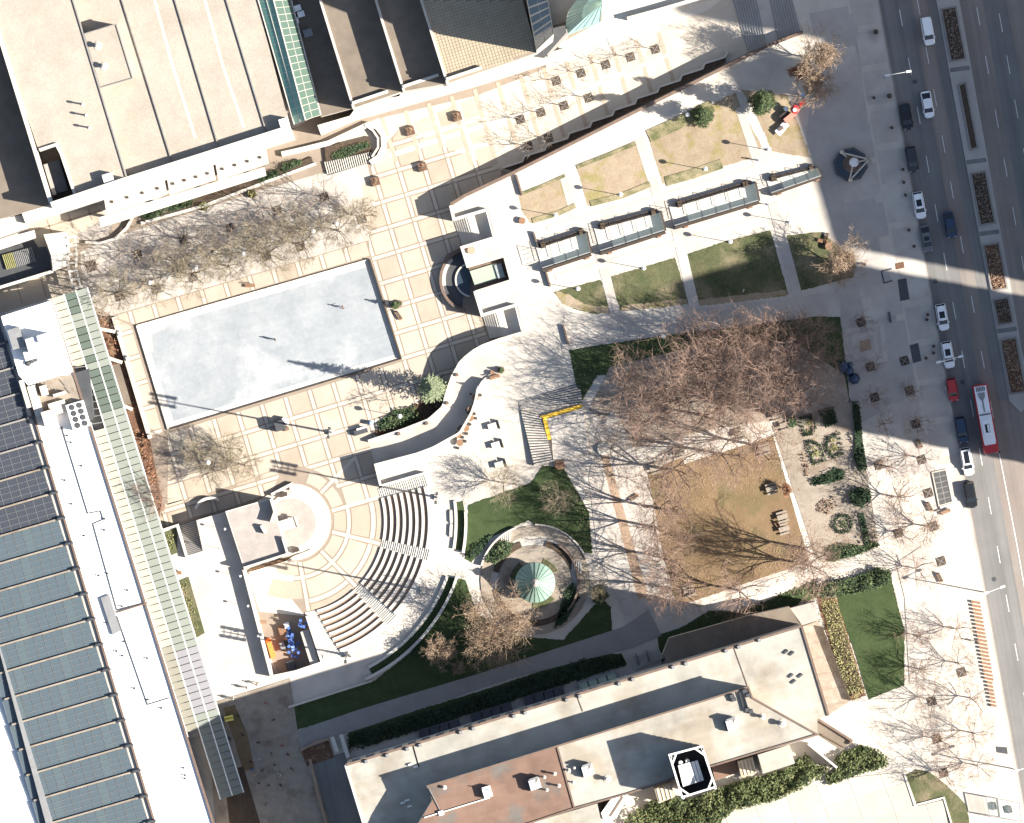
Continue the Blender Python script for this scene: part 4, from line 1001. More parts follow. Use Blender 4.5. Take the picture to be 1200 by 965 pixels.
# canopies, ramp and bays on the south side
MB().prism([(936, 848), (956, 842), (998, 868), (986.5, 880)], 12.0, 12.6, bottom=True).build('stair_roof', droof, hb)
MB().wall([(957, 842), (998, 868), (996, 873)], .4, 12, 13.2).build('parapet', wallb, hb); MB().wall([(963, 861), (990, 876)], .2, 12.6, 12.9).build('roof_seam', wallb, hb)
for q, z, m_ in (([(888, 885), (925.5, 873), (931.5, 895), (894.5, 907)], 16, croof), ([(864.5, 893), (882, 887), (887, 906), (869, 912)], 13, deck), ([(767, 925), (786, 918), (791, 934), (772, 942)], 13, deck),
                 ([(736, 931), (723, 958), (714, 965), (707, 960), (704.5, 953), (716, 937)], 14, wroof), ([(834, 898), (862, 890), (866, 905), (838, 915)], 8, broof), ([(625, 964), (700, 942), (705, 965), (640, 985)], 16, croof)):
    mass(q, z, m_, z0=ZT - .1, parent=hb)
for k in range(4): MB().wall([(869 + k * 4, 892 - k * 1.2), (873.5 + k * 4, 909 - k * 1.2)], .25, 13, 13.15).build('roof_seam', wallc, hb); MB().wall([(770 + k * 4.5, 925 - k * 1.5), (774 + k * 4.5, 940 - k * 1.5)], .25, 13, 13.15).build('roof_seam', wallc, hb)
MB().wall([(730, 934), (715, 957)], .35, 14, 14.15).build('roof_seam', wallb, hb)
MB().wall([(947, 872), (981, 900)], .35, ZT, 6.5).build('side_wall', conc2, hb)
# low wing and skylights on the shaded north side
mass([(776, 768), (784, 748), (880, 721), (925, 711), (938.5, 733.5), (785, 780)], 8.5, droof, z0=ZT - .1, parent=hb)
mass([(926, 713), (955, 705.5), (959, 727), (940, 733)], 7, stoneroof, z0=ZT - .1, parent=hb)
MB().prism([(410, 888), (560, 842), (735, 787), (738, 796), (560, 850), (414, 896)], ZT - .1, ZT + .5).build('podium', walkd, hb)
for q, lit in (([(491, 857), (537, 843), (539, 851), (493, 866)], 0), ([(552, 838), (598, 824), (600, 833), (554, 847)], 0), ([(614, 818), (659, 804.5), (661, 814), (616, 827)], 0), ([(677, 801), (721, 787.5), (724, 796.5), (680, 809.5)], 1)):
    sk = MB().wall(q, .3, ZT, ZT + 1.3, True).build('skylight', greyd if not lit else greym, hb)
    for k in range(4):
        a0, a1 = L2(q[0], q[1], k / 4 + .015), L2(q[0], q[1], (k + 1) / 4 - .015); b0, b1 = L2(q[3], q[2], k / 4 + .015), L2(q[3], q[2], (k + 1) / 4 - .015)
        MB().sheet([a0, a1, b1, b0], ZT + 1.2).build('glass_pane', g_pale if lit else g_dark, sk)
MB().prism([(738, 772), (772, 760), (778, 772), (744, 785)], ZT - .05, ZT + .35).build('entrance_step', walkd, hb)
for q in ([(745, 766), (749, 780)], [(757, 762), (761, 776)]): MB().wall(q, .12, ZT + .35, ZT + 1.2).build('handrail', greyd, hb)
MB().prism([(939.5, 735), (958, 728), (963, 735), (996, 822), (971.5, 838)], ZT - .1, ZT + .6).build('terrace', litter, hb)
for k in range(5):
    a = L2((941, 745), (970, 835), (k + .6) / 5); MB().wall([a, (a[0] + 26, a[1] - 5)], .12, ZT + .6, ZT + .64).build('terrace_joint', joint, hb)
MB().wall([(963, 735), (996.5, 821)], .25, ZT + .6, ZT + 1.5).build('terrace_rail', bronze, hb)
wallthing('retaining_wall', 'thin pale wall edging the sunken strip beside the dark lawn', [(352, 880), (370, 870), (388, 866)], .4, ZT, ZT + .7, brickp)
wallthing('side_wall', 'first of two short white walls beside the sunken entry', [(389, 864), (395, 881)], .7, ZT, ZT + 1.2, conc2)
wallthing('side_wall', 'second of two short white walls beside the sunken entry, nearer the roof', [(399.5, 861), (408, 888)], .7, ZT, ZT + 1.2, conc2)
wallthing('edge_wall', 'rose coped wall dropping along the west side of the cream roofed block', [(363, 890), (372, 930), (388, 985)], .5, ZT, ZT + .9, brickp)
struct('sunken_court', MB().sheet([(366, 892), (404, 882), (428, 972), (440, 1010), (395, 1010)], ZT + .09), asph2)
# ================================================================ VEGETATION
def bare(seed, h, spread, kids_=(7, 5, 4, 4), trunk=.16, vase=.55, tw=.024, hb=.26):
    """trunk and crown of a leafless tree at the origin"""
    rnd = random.Random(seed); tr = MB(); cr = MB()
    hb_ = h * hb
    tr.tube((0, 0, 0), (.05, .03, hb_), trunk, trunk * .78, 7)
    def grow(p, d, ln, r, lv):
        d = d.normalized(); segs = 3 if lv < 2 else 2; a = p; pts = [p]
        for s_ in range(segs):
            d = (d + Vector((rnd.uniform(-.22, .22), rnd.uniform(-.22, .22), rnd.uniform(-.08, .2)))).normalized()
            b = a + d * ln / segs; ra = lerp(r, r * .55, s_ / segs); rb = lerp(r, r * .55, (s_ + 1) / segs)
            (tr if lv == 0 else cr).tube(a, b, ra, rb, 5 if lv == 0 else 3, cap=False)
            a = b; pts.append(b)
        if lv + 1 < len(kids_):
            for k in range(kids_[lv + 1]):
                f = rnd.uniform(.3, 1.0); i = min(segs - 1, int(f * segs)); q = pts[i].lerp(pts[i + 1], f * segs - i)
                ax = Vector((rnd.uniform(-1, 1), rnd.uniform(-1, 1), rnd.uniform(-.5, .9))).normalized()
                nd = (d * .75 + ax * .8).normalized()
                grow(q, nd, ln * rnd.uniform(.45, .68), max(tw, r * .44), lv + 1)
    for k in range(kids_[0]):
        t = 2 * math.pi * (k + rnd.uniform(-.3, .3)) / kids_[0]; o = spread * rnd.uniform(.5, .8)
        grow(Vector((.05, .03, hb_ * rnd.uniform(.8, 1))), Vector((math.cos(t) * o, math.sin(t) * o, (h - hb_) * vase * rnd.uniform(.7, 1.15))),
             math.hypot(o, (h - hb_) * vase), trunk * .5, 0)
    return tr, cr
def bare_proto(seed, twig, **k):
    tr, cr = bare(seed, **k); p = proto('bare_tree'); tr.build('trunk', bark, p); cr.build('crown', twig, p); return p
def leaves(rnd, cs, n, size, flat=.5):
    """n leaf faces spread through blobs cs = (x, y, z, rx, ry, rz)"""
    b = MB(); wsum = [c[3] * c[4] + c[4] * c[5] for c in cs]; tot = sum(wsum)
    for c, w in zip(cs, wsum):
        for _ in range(int(n * w / tot)):
            v = Vector((rnd.gauss(0, 1), rnd.gauss(0, 1), rnd.gauss(0, 1))).normalized() * (rnd.random() ** .33) * rnd.uniform(.75, 1.12)
            p = Vector((c[0] + v.x * c[3], c[1] + v.y * c[4], c[2] + v.z * c[5]))
            u = Vector((rnd.gauss(0, 1), rnd.gauss(0, 1), rnd.gauss(0, flat))).normalized(); w_ = u.orthogonal().normalized()
            w_ = (Matrix.Rotation(rnd.uniform(0, 6.28), 3, u) @ w_); s_ = size * rnd.uniform(.6, 1.3)
            b.face([p - u * s_, p + w_ * s_ * .6, p + u * s_, p - w_ * s_ * .6])
    return b
def leaf_proto(name, seed, r, h, n, size, m_, blobs=9, trunk=.2, twigs=True, tm=None, kk=(7, 5, 4)):
    rnd = random.Random(seed); p = proto(name); cs = []
    for k in range(blobs):
        t = rnd.uniform(0, 6.28); q = r * .62 * rnd.random() ** .5
        cs.append((q * math.cos(t), q * math.sin(t), h * rnd.uniform(.55, .8), r * rnd.uniform(.3, .5), r * rnd.uniform(.3, .5), h * rnd.uniform(.12, .22)))
    leaves(rnd, cs, n, size).build('crown', m_, p)
    if twigs:
        tr, cr = bare(seed + 1, h, r * .95, kk, trunk=trunk, tw=.026)
        i0 = len(tr.v); tr.v += cr.v; tr.f += [tuple(i + i0 for i in f) for f in cr.f]; tr.m += cr.m
        tr.build('trunk', tm or bark, p)
    else: MB().tube((0, 0, 0), (0, 0, h * .6), trunk, trunk * .6, 7).build('trunk', bark, p)
    return p
rosy = [bare_proto(11 + k, twigr, h=14.0, spread=4.4, kids_=(6, 6, 6, 5), trunk=.27, tw=.014, vase=.72, hb=.3) for k in range(3)]
straw_t = [bare_proto(31 + k, twigy, h=7.6, spread=4.4, kids_=(8, 7, 6, 5), trunk=.17, tw=.016) for k in range(3)]
thin = [bare_proto(51 + k, twigg, h=8.2, spread=4.2, kids_=(6, 5, 4, 3), trunk=.15, tw=.022) for k in range(3)]
street = [bare_proto(71 + k, twigr, h=7.6, spread=4.4, kids_=(7, 5, 4, 3), trunk=.16, tw=.02) for k in range(3)]
small = [bare_proto(91 + k, twigg, h=5.2, spread=2.0, kids_=(5, 4, 3), trunk=.09, tw=.022) for k in range(2)]
rt = random.Random(3)
def tree(prs, x, y, z, label, group, sc=1.0, cat='tree'):
    return place(rt.choice(prs), P(x, y, z), rt.uniform(0, 6.28), label, cat, group, sc * rt.uniform(.92, 1.08))
def ordi(k): return ['first', 'second', 'third', 'fourth', 'fifth', 'sixth', 'seventh', 'eighth', 'ninth', 'tenth', 'eleventh', 'twelfth', 'thirteenth', 'fourteenth', 'fifteenth', 'sixteenth'][k]
def grate(x, y, z, parent, s=1.25):
    q = [(x + (a * UX * s + b * -UY * s) / S / 1.55, y + (a * UY * s + b * UX * s) / S / 1.55) for a, b in ((-1, -1), (1, -1), (1, 1), (-1, 1))]
    g_ = MB().prism(q, z - .02, z + .06).build('tree_grate', soil, parent)
    for a, b in ((0, 2), (1, 3)): MB().wall([q[a], q[b]], .1, z, z + .09).build('grate_bar', greym, g_)
GB = 'bare trees of the bosque north of the rink'
for k, (x, y) in enumerate(((107, 312), (161, 298), (215, 281), (270, 267), (325, 247), (380, 231))):
    grate(x, y, .02, bos, 1.5 if k == 0 else 1.15)
    tree(thin, x + 1, y, 0, f'thin bare tree in the {ordi(k)} grate from the left, bosque row by the hall', GB)
for k, (x, y) in enumerate(((140, 344), (183, 336), (226, 322), (268, 312), (312, 297), (352, 286), (396, 270), (424, 254))):
    if k not in (3, 6): grate(x, y + 3, .02, bos)
    tree(straw_t, x, y, 0, f'straw coloured bare tree, {ordi(k)} from left, bosque row beside the rink', GB, .95)
for k, (x, y) in enumerate(((205, 306), (250, 295), (298, 280), (345, 268))):
    tree(straw_t, x, y, 0, f'straw coloured bare tree, {ordi(k)} from the left in the middle of the bosque', GB, .85)
for k, (x, y) in enumerate(((232, 532), (270, 526), (250, 550), (286, 545))):
    tree(straw_t, x, y, 0, f'{["upper left", "upper right", "lower left", "lower right"][k]} of four straw coloured trees in the block south of the rink', 'trees in the block south of the rink', .72)
for k, (x, y) in enumerate(((112, 355), (126, 372), (166, 548), (178, 582), (152, 520))):
    tree(small + rosy[:1] if k > 1 else thin, x, y, 0, f'bare shrubby tree over the red mulch west of the rink, {ordi(k)} from the top', 'shrubby trees along the mulch bed', .7 if k > 1 else .6)
for r_, row in enumerate((((652, 95), (681, 86), (710, 76), (739, 67), (768, 58)), ((610, 140), (634, 132), (661, 124), (690, 115)), ((619, 171), (643, 162)))):
    for k, (x, y) in enumerate(row):
        grate(x, y, .05, prom, 1.15); tree(small, x - 2, y, 0, f'small bare tree, {ordi(k)} grate from the left, {["upper", "middle", "lowest"][r_]} promenade row', 'small trees in the promenade grates')
GR = 'bare trees of the park bosque'
for k, (x, y) in enumerate(((875, 472), (824, 487), (881, 521), (844, 532), (786, 551))):
    tree(rosy, x, y, ZT, f'bare tree at the top edge of the tan lawn, {ordi(k)} counting from the right', GR)
for k, (x, y) in enumerate(((773, 596), (767, 618), (777, 653), (787, 690))):
    tree(rosy, x, y, ZT, f'bare tree along the left edge of the tan lawn, {ordi(k)} from the top', GR)
for k, (x, y) in enumerate(((812, 402), (838, 392), (866, 405), (893, 392), (918, 405), (945, 395), (960, 425))):
    tree(rosy, x, y, ZT, f'rosy bare tree in the shaded top row of the park bosque, {ordi(k)} from the left', GR, .95)
for k, (x, y) in enumerate(((790, 430), (826, 432), (858, 440), (890, 436), (916, 448), (936, 462))):
    tree(rosy, x, y, ZT, f'rosy bare tree in the second row of the park bosque, {ordi(k)} from the left', GR, .95)
for k, (x, y) in enumerate(((735, 445), (762, 468), (795, 470), (742, 492), (845, 470))):
    tree(rosy, x, y, ZT, f'bare tree over the streaked path left of the bosque, {ordi(k)} from left', GR, .95)
for k, (x, y) in enumerate(((939, 642), (948, 662), (866, 692))):
    tree(rosy, x, y, ZT, f'bare tree at the lower right corner of the tan lawn, {ordi(k)} of three', GR, .95)
GS = 'bare street trees on the white pavement'
STP = [(1079, 537), (1040, 547), (1052, 583), (1087, 617), (1055, 625), (1072, 666), (1120, 737), (1077, 745), (1122, 777), (1077, 784), (1137, 818), (1092, 820), (1140, 859), (1099, 866), (1144, 897), (1107, 906)]
for k, (x, y) in enumerate(STP):
    tree(street, x, y, ZT, f'bare street tree on the sunny pavement, {ordi(k)} from the top', GS, 1.12 if k == 2 else .9)
for k, (x, y) in enumerate(((1010, 378), (1022, 428), (1026, 465), (1066, 458), (1074, 497), (1036, 497))):
    tree(street, x, y, ZT, f'bare street tree in the shaded pavement, {ordi(k)} from the top', GS, .62)
for x, y in ((1009, 378), (1020, 430), (1025, 466), (1060, 423), (1066, 458), (1073, 497), (1080, 539), (1088, 578), (1094, 617), (1053, 625), (1103, 658), (1075, 747), (1092, 822), (1127, 788), (1098, 866), (1106, 906), (1030, 545)):
    grate(x, y, ZT + .03, pv, 1.2)
for k, (x, y, s_, lab) in enumerate(((590, 566, .95, 'pale bare tree spreading over the corner between the seats and the green lawn'), (655, 585, .7, 'small bare tree on the right edge of the green lawn above the gazebo'),
        (452, 470, .5, 'low bare tree with pink twigs beside the planted bed by the wave wall'), (700, 690, .5, 'small bushy tree at the shaded right side of the gazebo ring'), (735, 560, .8, 'bare tree beside the brick strip left of the tan lawn'), (716, 525, .8, 'bare tree beside the round planter left of the tan lawn'), (722, 640, .7, 'bare tree over the striped shade between gazebo and tan lawn'))):
    tree(straw_t if k in (0, 1, 3) else thin, x, y, ZT if k != 2 else 0, lab, None, s_)
# leafed trees
p = leaf_proto('oak_tree', 5, 7.4, 9.5, 14000, .085, leafb, 20, .3, tm=leafb, kk=(10, 7, 6, 5)); place(p, P(578, 738, ZT), .4, 'big oak with pale dry leaves beside the green gazebo roof', 'tree')
p = leaf_proto('oak_tree', 6, 2.9, 5.5, 3500, .11, leafb, 8, .14, tm=leafb, kk=(9, 6, 5, 4)); place(p, P(517, 762, ZT), 1.0, 'small dry leafed tree in the shaded lawn left of the big oak', 'tree'); place(p, P(537, 782, ZT), 2.0, 'smallest low dry leafed bush in the shaded lawn below the big oak', 'tree', None, .45)
p = leaf_proto('oak_tree', 7, 3.3, 11.5, 7500, .1, leafb, 14, .16, tm=leafb, kk=(9, 6, 5, 4)); place(p, P(986, 307, ZT), 0, 'round brown leafed tree at the tip of the sunlight strip', 'tree')
p = leaf_proto('oak_tree', 8, 3.4, 13.0, 5000, .1, leafb, 10, .18, tm=leafb, kk=(9, 6, 5, 4))
place(p, P(958, 70, ZT), 0, 'upper brown tree of the clump at the shaded street corner', 'tree'); place(p, P(956, 102, ZT), 2.2, 'lower brown tree of the clump at the shaded street corner', 'tree', None, .85)
p = leaf_proto('russet_tree', 9, 2.4, 5.0, 1700, .17, leafr, 9, .12); place(p, P(938, 85, ZT), 0, 'russet leafed tree left in the clump at the shaded street corner', 'tree')
place(p, P(922, 573, ZT), 1.4, 'small russet leafed tree on the right edge of the tan lawn', 'tree', None, .62)
rnd = random.Random(12); p = proto('evergreen_tree'); cs = []
for k in range(22):
    f = k / 21; t = rnd.uniform(0, 6.28); q = 1.5 * (1 - .75 * f); cs.append((q * math.cos(t), q * math.sin(t), 1.6 + 9.4 * f, 1.35 - .8 * f, 1.35 - .8 * f, .95))
leaves(rnd, cs, 7500, .15).build('crown', leafg, p); MB().tube((0, 0, 0), (0, 0, 9.5), .2, .05, 8).build('trunk', bark, p)
place(p, P(894, 121, ZT), 0, 'dense round evergreen tree at the corner of the dry lawn', 'tree')
place(p, P(822, 136, ZT), 2.0, 'paler low evergreen at the top edge of the dry lawn', 'tree', None, .85)
# tall conifer
rnd = random.Random(4); p = proto('conifer'); cn = MB(); hC = 17.4
for k in range(4600):
    f = rnd.random() ** .62; z = .5 + (hC - .7) * (1 - f); rr = 2.9 * f + .06; lay_ = .72 + .28 * math.sin(z * 4.4 + math.sin(z) * 2)
    t = rnd.uniform(0, 6.28); rr *= lay_ * (1 + .16 * math.sin(t * 5 + z * 1.7)); q = rr * rnd.random() ** .4
    c_ = Vector((q * math.cos(t), q * math.sin(t), z - q * .22)); o_ = Vector((math.cos(t), math.sin(t), rnd.uniform(-.3, .45))).normalized(); w_ = Vector((-math.sin(t), math.cos(t), rnd.uniform(-.3, .3)))
    s_ = rnd.uniform(.18, .36); cn.face([c_ - o_ * s_ * .4, c_ + w_ * s_ * .38, c_ + o_ * s_, c_ - w_ * s_ * .38])
cn.build('crown', leafs, p); MB().tube((0, 0, 0), (0, 0, hC - .5), .22, .04, 8).build('trunk', bark, p)
place(p, P(508, 456, 0), 0, 'tall silver green conifer by the wave wall, its long shadow on the ice', 'tree')
def cone(x, y, z, h, r, label, m_=leafg):
    rnd = random.Random(int(x * 7 + y)); b = MB()
    for k in range(420):
        f = rnd.random() ** .6; zz2 = h * (1 - f); q = r * f * rnd.random() ** .4; t = rnd.uniform(0, 6.28); c_ = Vector((q * math.cos(t), q * math.sin(t), zz2 + .3))
        u = Vector((math.cos(t), math.sin(t), .2)); w_ = Vector((-math.sin(t), math.cos(t), 0)); s_ = rnd.uniform(.1, .2); b.face([c_ - u * s_, c_ + w_ * s_ * .5, c_ + u * s_, c_ - w_ * s_ * .5])
    t_ = proto('topiary'); b.build('foliage', m_, t_); MB().lathe((0, 0, 0), [(.45, 0), (.6, .55), (.5, .6)], 12).build('pot', wallb, t_)
    return place(t_, P(x, y, z), 0, label, 'potted plant')
cone(463, 358, 0, 3.6, .75, 'small cone shaped evergreen in a pot right of the rink'); cone(587, 434, ZT, 1.2, .6, 'clipped round evergreen in a pot at the top of the curved ramp')
cone(468, 356, 0, 1.0, .4, 'low potted shrub beside the cone shaped evergreen')
# shrubs and hedges
def hedge(name, label, poly, z, h, m_, dens=9.0, size=.2, cat='hedge', core=True):
    rnd = random.Random(int(poly[0][0] * 3 + poly[0][1])); b = MB()
    xs = [q[0] for q in poly]; ys = [q[1] for q in poly]; ar = area(poly) * S * S
    cx, cy = sum(xs) / len(xs), sum(ys) / len(ys); t = thing(name, label, cat, P(cx, cy, z))
    lump = [(rnd.uniform(min(xs), max(xs)), rnd.uniform(min(ys), max(ys)), rnd.uniform(.72, 1.1)) for _ in range(max(4, int(ar / 2.2)))]
    n = int(ar * dens * 3.2); made = 0
    while made < n:
        x, y = rnd.uniform(min(xs), max(xs)), rnd.uniform(min(ys), max(ys))
        if not inside((x, y), poly): continue
        l_ = min(lump, key=lambda q: (q[0] - x) ** 2 + (q[1] - y) ** 2); d = math.hypot(l_[0] - x, l_[1] - y) * S
        top = h * l_[2] * max(.5, 1 - .22 * d * d); p_ = Vector(P(x, y, z + top * (1 - .5 * rnd.random() ** 2)))
        u = Vector((rnd.gauss(0, 1), rnd.gauss(0, 1), rnd.gauss(0, .5))).normalized(); w_ = u.orthogonal().normalized(); w_ = Matrix.Rotation(rnd.uniform(0, 6.28), 3, u) @ w_
        s_ = size * rnd.uniform(.6, 1.4); b.face([p_ - u * s_, p_ + w_ * s_ * .6, p_ + u * s_, p_ - w_ * s_ * .6]); made += 1
    b.build('foliage', m_, t)
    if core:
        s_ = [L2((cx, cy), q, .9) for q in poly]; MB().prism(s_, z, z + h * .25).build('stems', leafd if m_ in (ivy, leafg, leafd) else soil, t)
    return t
IV = [(736, 955), (760, 940), (792, 934), (800, 940), (842, 924), (866, 914), (896, 908), (932, 897), (944, 882), (955, 895), (975, 898), (962, 912), (940, 925), (905, 940), (862, 950), (845, 962), (838, 985), (720, 985)]
hedge('ivy_bank', 'long dark green ivy bank below the cream roofed block', IV, ZT, 2.6, ivy, 11, .24)
hedge('ivy_bank', 'green shrub mound at the right end of the ivy bank', [(976, 888), (990, 880), (1012, 872), (1030, 879), (1042, 890), (1040, 899), (1000, 911), (972, 921), (964, 912), (982, 900)], ZT, 2.0, ivy, 11, .22)
hedge('hedge', 'yellow green hedge strip beside the beige terrace', [(961, 704), (980, 700), (997, 760), (1014, 812), (998, 822), (985, 800), (972, 745)], ZT, 1.1, leafy, 9, .15)
hedge('hedge', 'dark evergreen shrub bank above the small lawn', [(952, 690), (966, 682), (1000, 676), (1030, 664), (1044, 668), (1046, 682), (1030, 690), (996, 698), (962, 702)], ZT, 2.0, leafg, 9, .2)
hedge('hedge', 'low green hedge along the white path under the garden', [(966, 642), (985, 636), (1010, 640), (1028, 634), (1032, 640), (1004, 652), (972, 660)], ZT, 1.2, leafg, 9, .17)
hedge('hedge', 'dark hedge along the right side of the garden', [(998, 470), (1007, 470), (1012, 520), (1017, 550), (1008, 556), (1000, 540), (1002, 510)], ZT, 1.6, leafd, 10, .18)
hedge('hedge', 'dark evergreen bush below the side hedge of the garden', [(994, 576), (1008, 570), (1020, 574), (1022, 586), (1010, 596), (996, 590)], ZT, 2.2, leafd, 10, .2)
hedge('hedge', 'dark shrubs along the lower edge of the garden beds', [(950, 562), (966, 556), (980, 548), (992, 552), (990, 562), (970, 568), (952, 570)], ZT, 1.2, leafd, 10, .18)
hedge('hedge', 'square clipped hedge in the shade above the garden beds', [(958, 482), (977, 476), (982, 496), (968, 502)], ZT, 1.4, leafd, 10, .18)
hedge('hedge', 'light green bush beside the picnic tables', [(922, 490), (932, 488), (935, 499), (925, 503)], ZT, 1.3, leafg, 10, .18)
for q, lab in (([(937, 490), (950, 486), (956, 500), (952, 509), (943, 511)], 'left clipped garden bed with a dark hedge rim'), ([(972, 512), (984, 507), (988, 532), (976, 537), (969, 528), (968, 520)], 'right hexagonal garden bed with a dark hedge rim'),
               ([(945, 518), (952, 516), (962, 522), (968, 540), (953, 545), (949, 532)], 'slanting garden bed with a dark hedge rim in the middle')):
    t = thing('garden_bed', lab, 'garden bed', P(q[0][0], q[0][1], ZT)); cx = sum(a[0] for a in q) / len(q); cy = sum(a[1] for a in q) / len(q)
    MB().prism(q, ZT, ZT + .12).build('soil', mulch, t); rnd = random.Random(int(cx)); cs = []
    for i in range(len(q)):
        for f in (0, .25, .5, .75): a = L2(L2(q[i], q[(i + 1) % len(q)], f), (cx, cy), .08); p_ = P(a[0], a[1], ZT + .4); cs.append((*p_, .38, .38, .38))
    leaves(rnd, cs, 700, .13).build('hedge_rim', leafd, t)['kind'] = 'stuff'
    leaves(rnd, [(*P(cx + rnd.uniform(-4, 4), cy + rnd.uniform(-7, 7), ZT + .3), .5, .5, .3) for _ in range(5)], 220, .13).build('plants', leafy, t)['kind'] = 'stuff'
t = thing('garden_bed', 'round clipped box ring with a small tree in the garden', 'garden bed', P(988, 614, ZT)); rnd = random.Random(8)
leaves(rnd, [(*P(x, y, ZT + .4), .42, .42, .42) for x, y in arc((988, 614), 10, 0, 345, 23)], 800, .13).build('hedge_rim', leafd, t)['kind'] = 'stuff'
leaves(rnd, [(*P(988, 614, ZT + .3), 1.0, 1.0, .3)], 160, .14).build('plants', leafg, t)
hedge('hedge', 'dark shaded hedge along the podium of the cream roofed block', [(406, 862), (560, 815), (690, 770), (728, 768), (733, 780), (600, 822), (410, 882)], ZT, 1.3, leafd, 5, .26)
hedge('shrub', 'evergreen shrubs on the left arc of the gazebo garden', [(568, 645), (590, 632), (602, 636), (598, 650), (580, 662), (569, 660)], ZT, 1.7, leafg, 10, .18, 'shrub')
hedge('shrub', 'dark shrubs behind the right arc of the gazebo garden', [(662, 690), (672, 680), (680, 700), (664, 730), (648, 738), (655, 716)], ZT, 1.0, leafd, 8, .18, 'shrub')
hedge('shrub', 'dark shrubs tucked against the outer wall left of the gazebo', [(549, 648), (572, 628), (580, 625), (562, 650), (550, 656)], ZT, 1.2, leafd, 10, .18, 'shrub')
hedge('shrub', 'shaded bushes right of the gazebo ring on the dark lawn', [(694, 690), (706, 684), (714, 698), (704, 712), (694, 706)], ZT, 1.8, leafg, 9, .2, 'shrub')
hedge('shrub', 'bright green shrub bed between the rink and the wave wall', [(440, 496), (462, 480), (488, 476), (492, 490), (470, 500), (444, 506)], 0, 1.1, leafg, 8, .18, 'shrub')
hedge('shrub', 'purple brown shrubs along the foot of the wave wall', [(480, 478), (500, 468), (520, 464), (516, 480), (498, 494), (468, 506), (440, 512), (436, 506), (470, 500), (490, 490)], 0, .8, mulch, 7, .2, 'shrub')
hedge('shrub', 'shrubs on the lawn edge below the white path', [(832, 722), (860, 714), (900, 702), (948, 684), (952, 692), (900, 712), (850, 730)], ZT, .9, leafg, 4, .2, 'shrub', False)
for k, (q, m_) in enumerate((([(388, 180), (400, 174), (432, 165), (434, 172), (402, 186), (389, 188)], leafg), ([(330, 192), (352, 186), (355, 192), (334, 202), (328, 200)], leafg), ([(300, 208), (326, 198), (328, 206), (302, 215)], leafg), ([(165, 252), (200, 240), (228, 232), (228, 240), (196, 250), (168, 260)], leafg), ([(233, 240), (240, 237), (246, 242), (241, 248), (234, 247)], leafy), ([(289, 224), (297, 221), (302, 228), (297, 233), (290, 232)], leafy))):
    hedge('shrub', ['clipped round shrubs inside the rounded planter', 'clipped shrubs left of the slatted planter steps', 'shrubs at the right end of the fascia beam', 'long low shrubs under the white fascia beam', 'yellow green ball shrub below the fascia beam, left one', 'yellow green ball shrub below the fascia beam, right one'][k], q, .3, .9, m_, 12, .14, 'shrub')
hedge('shrub', 'rust brown brush filling the lower end of the mulch bed', [(146, 500), (168, 505), (178, 530), (188, 565), (194, 600), (186, 616), (174, 592), (160, 548)], .02, 1.3, leafr, 5, .15, 'shrub', False)
hedge('shrub', 'rust brown brush at the upper end of the mulch bed', [(104, 372), (124, 366), (134, 384), (112, 388)], .02, 1.2, leafr, 5, .15, 'shrub', False)
hedge('shrub', 'rust brown brush between the low buttresses of the mulch bed', [(112, 398), (136, 396), (140, 412), (118, 416)], .02, .7, leafr, 4, .15, 'shrub', False)
hedge('hedge', 'thin dark hedge beside the round box ring', [(1005, 600), (1012, 600), (1020, 636), (1013, 640)], ZT, 1.3, leafd, 9, .17)
hedge('shrub', 'low brown shrubs under the dark bush in the garden', [(955, 590), (976, 582), (984, 592), (970, 604), (958, 602)], ZT, .6, mulch, 5, .17, 'shrub', False)
hedge('shrub', 'low brown shrubs in the left strip of the garden', [(938, 532), (944, 530), (950, 556), (944, 560)], ZT, .6, mulch, 5, .17, 'shrub', False)
hedge('shrub', 'low brown shrubs at the bottom corner of the garden', [(1006, 626), (1026, 618), (1032, 632), (1018, 640)], ZT, .7, leafb, 5, .17, 'shrub', False)
hedge('shrub', 'plants in the first court bed under the green canopy', [(187, 630), (203, 625), (205, 642), (192, 650)], ZT, .4, leafy, 5, .14, 'shrub', False)
hedge('shrub', 'plants in the long court bed beside the green canopy', [(206, 688), (219, 682), (234, 738), (222, 745)], ZT, .4, leafy, 4, .14, 'shrub', False)
for k, (y0, y1, w) in enumerate(((10, 70, 6.5), (203, 262, 6.5), (287, 339, 6.5), (351, 379, 6.5), (398, 460, 6.5))):
    q = [(med(y0) - w, y0 + 3), (med(y0) + w, y0), (med(y1) + w, y1 - 3), (med(y1) - w, y1)]
    hedge('shrub', f'low brown planting in the {ordi(k)} wide median bed from the top', q, ZT + .1, .45, leafb if k in (2, 4) else twigg, 5, .17, 'plants', False)
fl = MB(); rnd = random.Random(77)
for k in range(11000):
    cx_, cy_, sx, sy = rnd.choice(((775, 600, 18, 60), (790, 560, 40, 14), (850, 540, 50, 20), (800, 690, 40, 16), (930, 660, 25, 15), (760, 500, 50, 30), (700, 560, 20, 60), (800, 600, 30, 50), (930, 520, 25, 25), (980, 640, 30, 20), (830, 460, 60, 25)))
    x, y = rnd.gauss(cx_, sx), rnd.gauss(cy_, sy); p_ = Vector(P(x, y, ZT + .2)); a = rnd.uniform(0, 6.28); u = Vector((math.cos(a), math.sin(a), .2)) * rnd.uniform(.06, .12); w_ = Vector((-u.y, u.x, 0)) * .6
    fl.face([p_ - u, p_ + w_, p_ + u, p_ - w_])
tag(fl.build('fallen_leaves', M('pale fallen leaf', (.36, .25, .17), (.26, .175, .115), 3, 1, 0, .1)), 'pale fallen leaves scattered over the lawn edges', 'leaves', None, 'stuff')
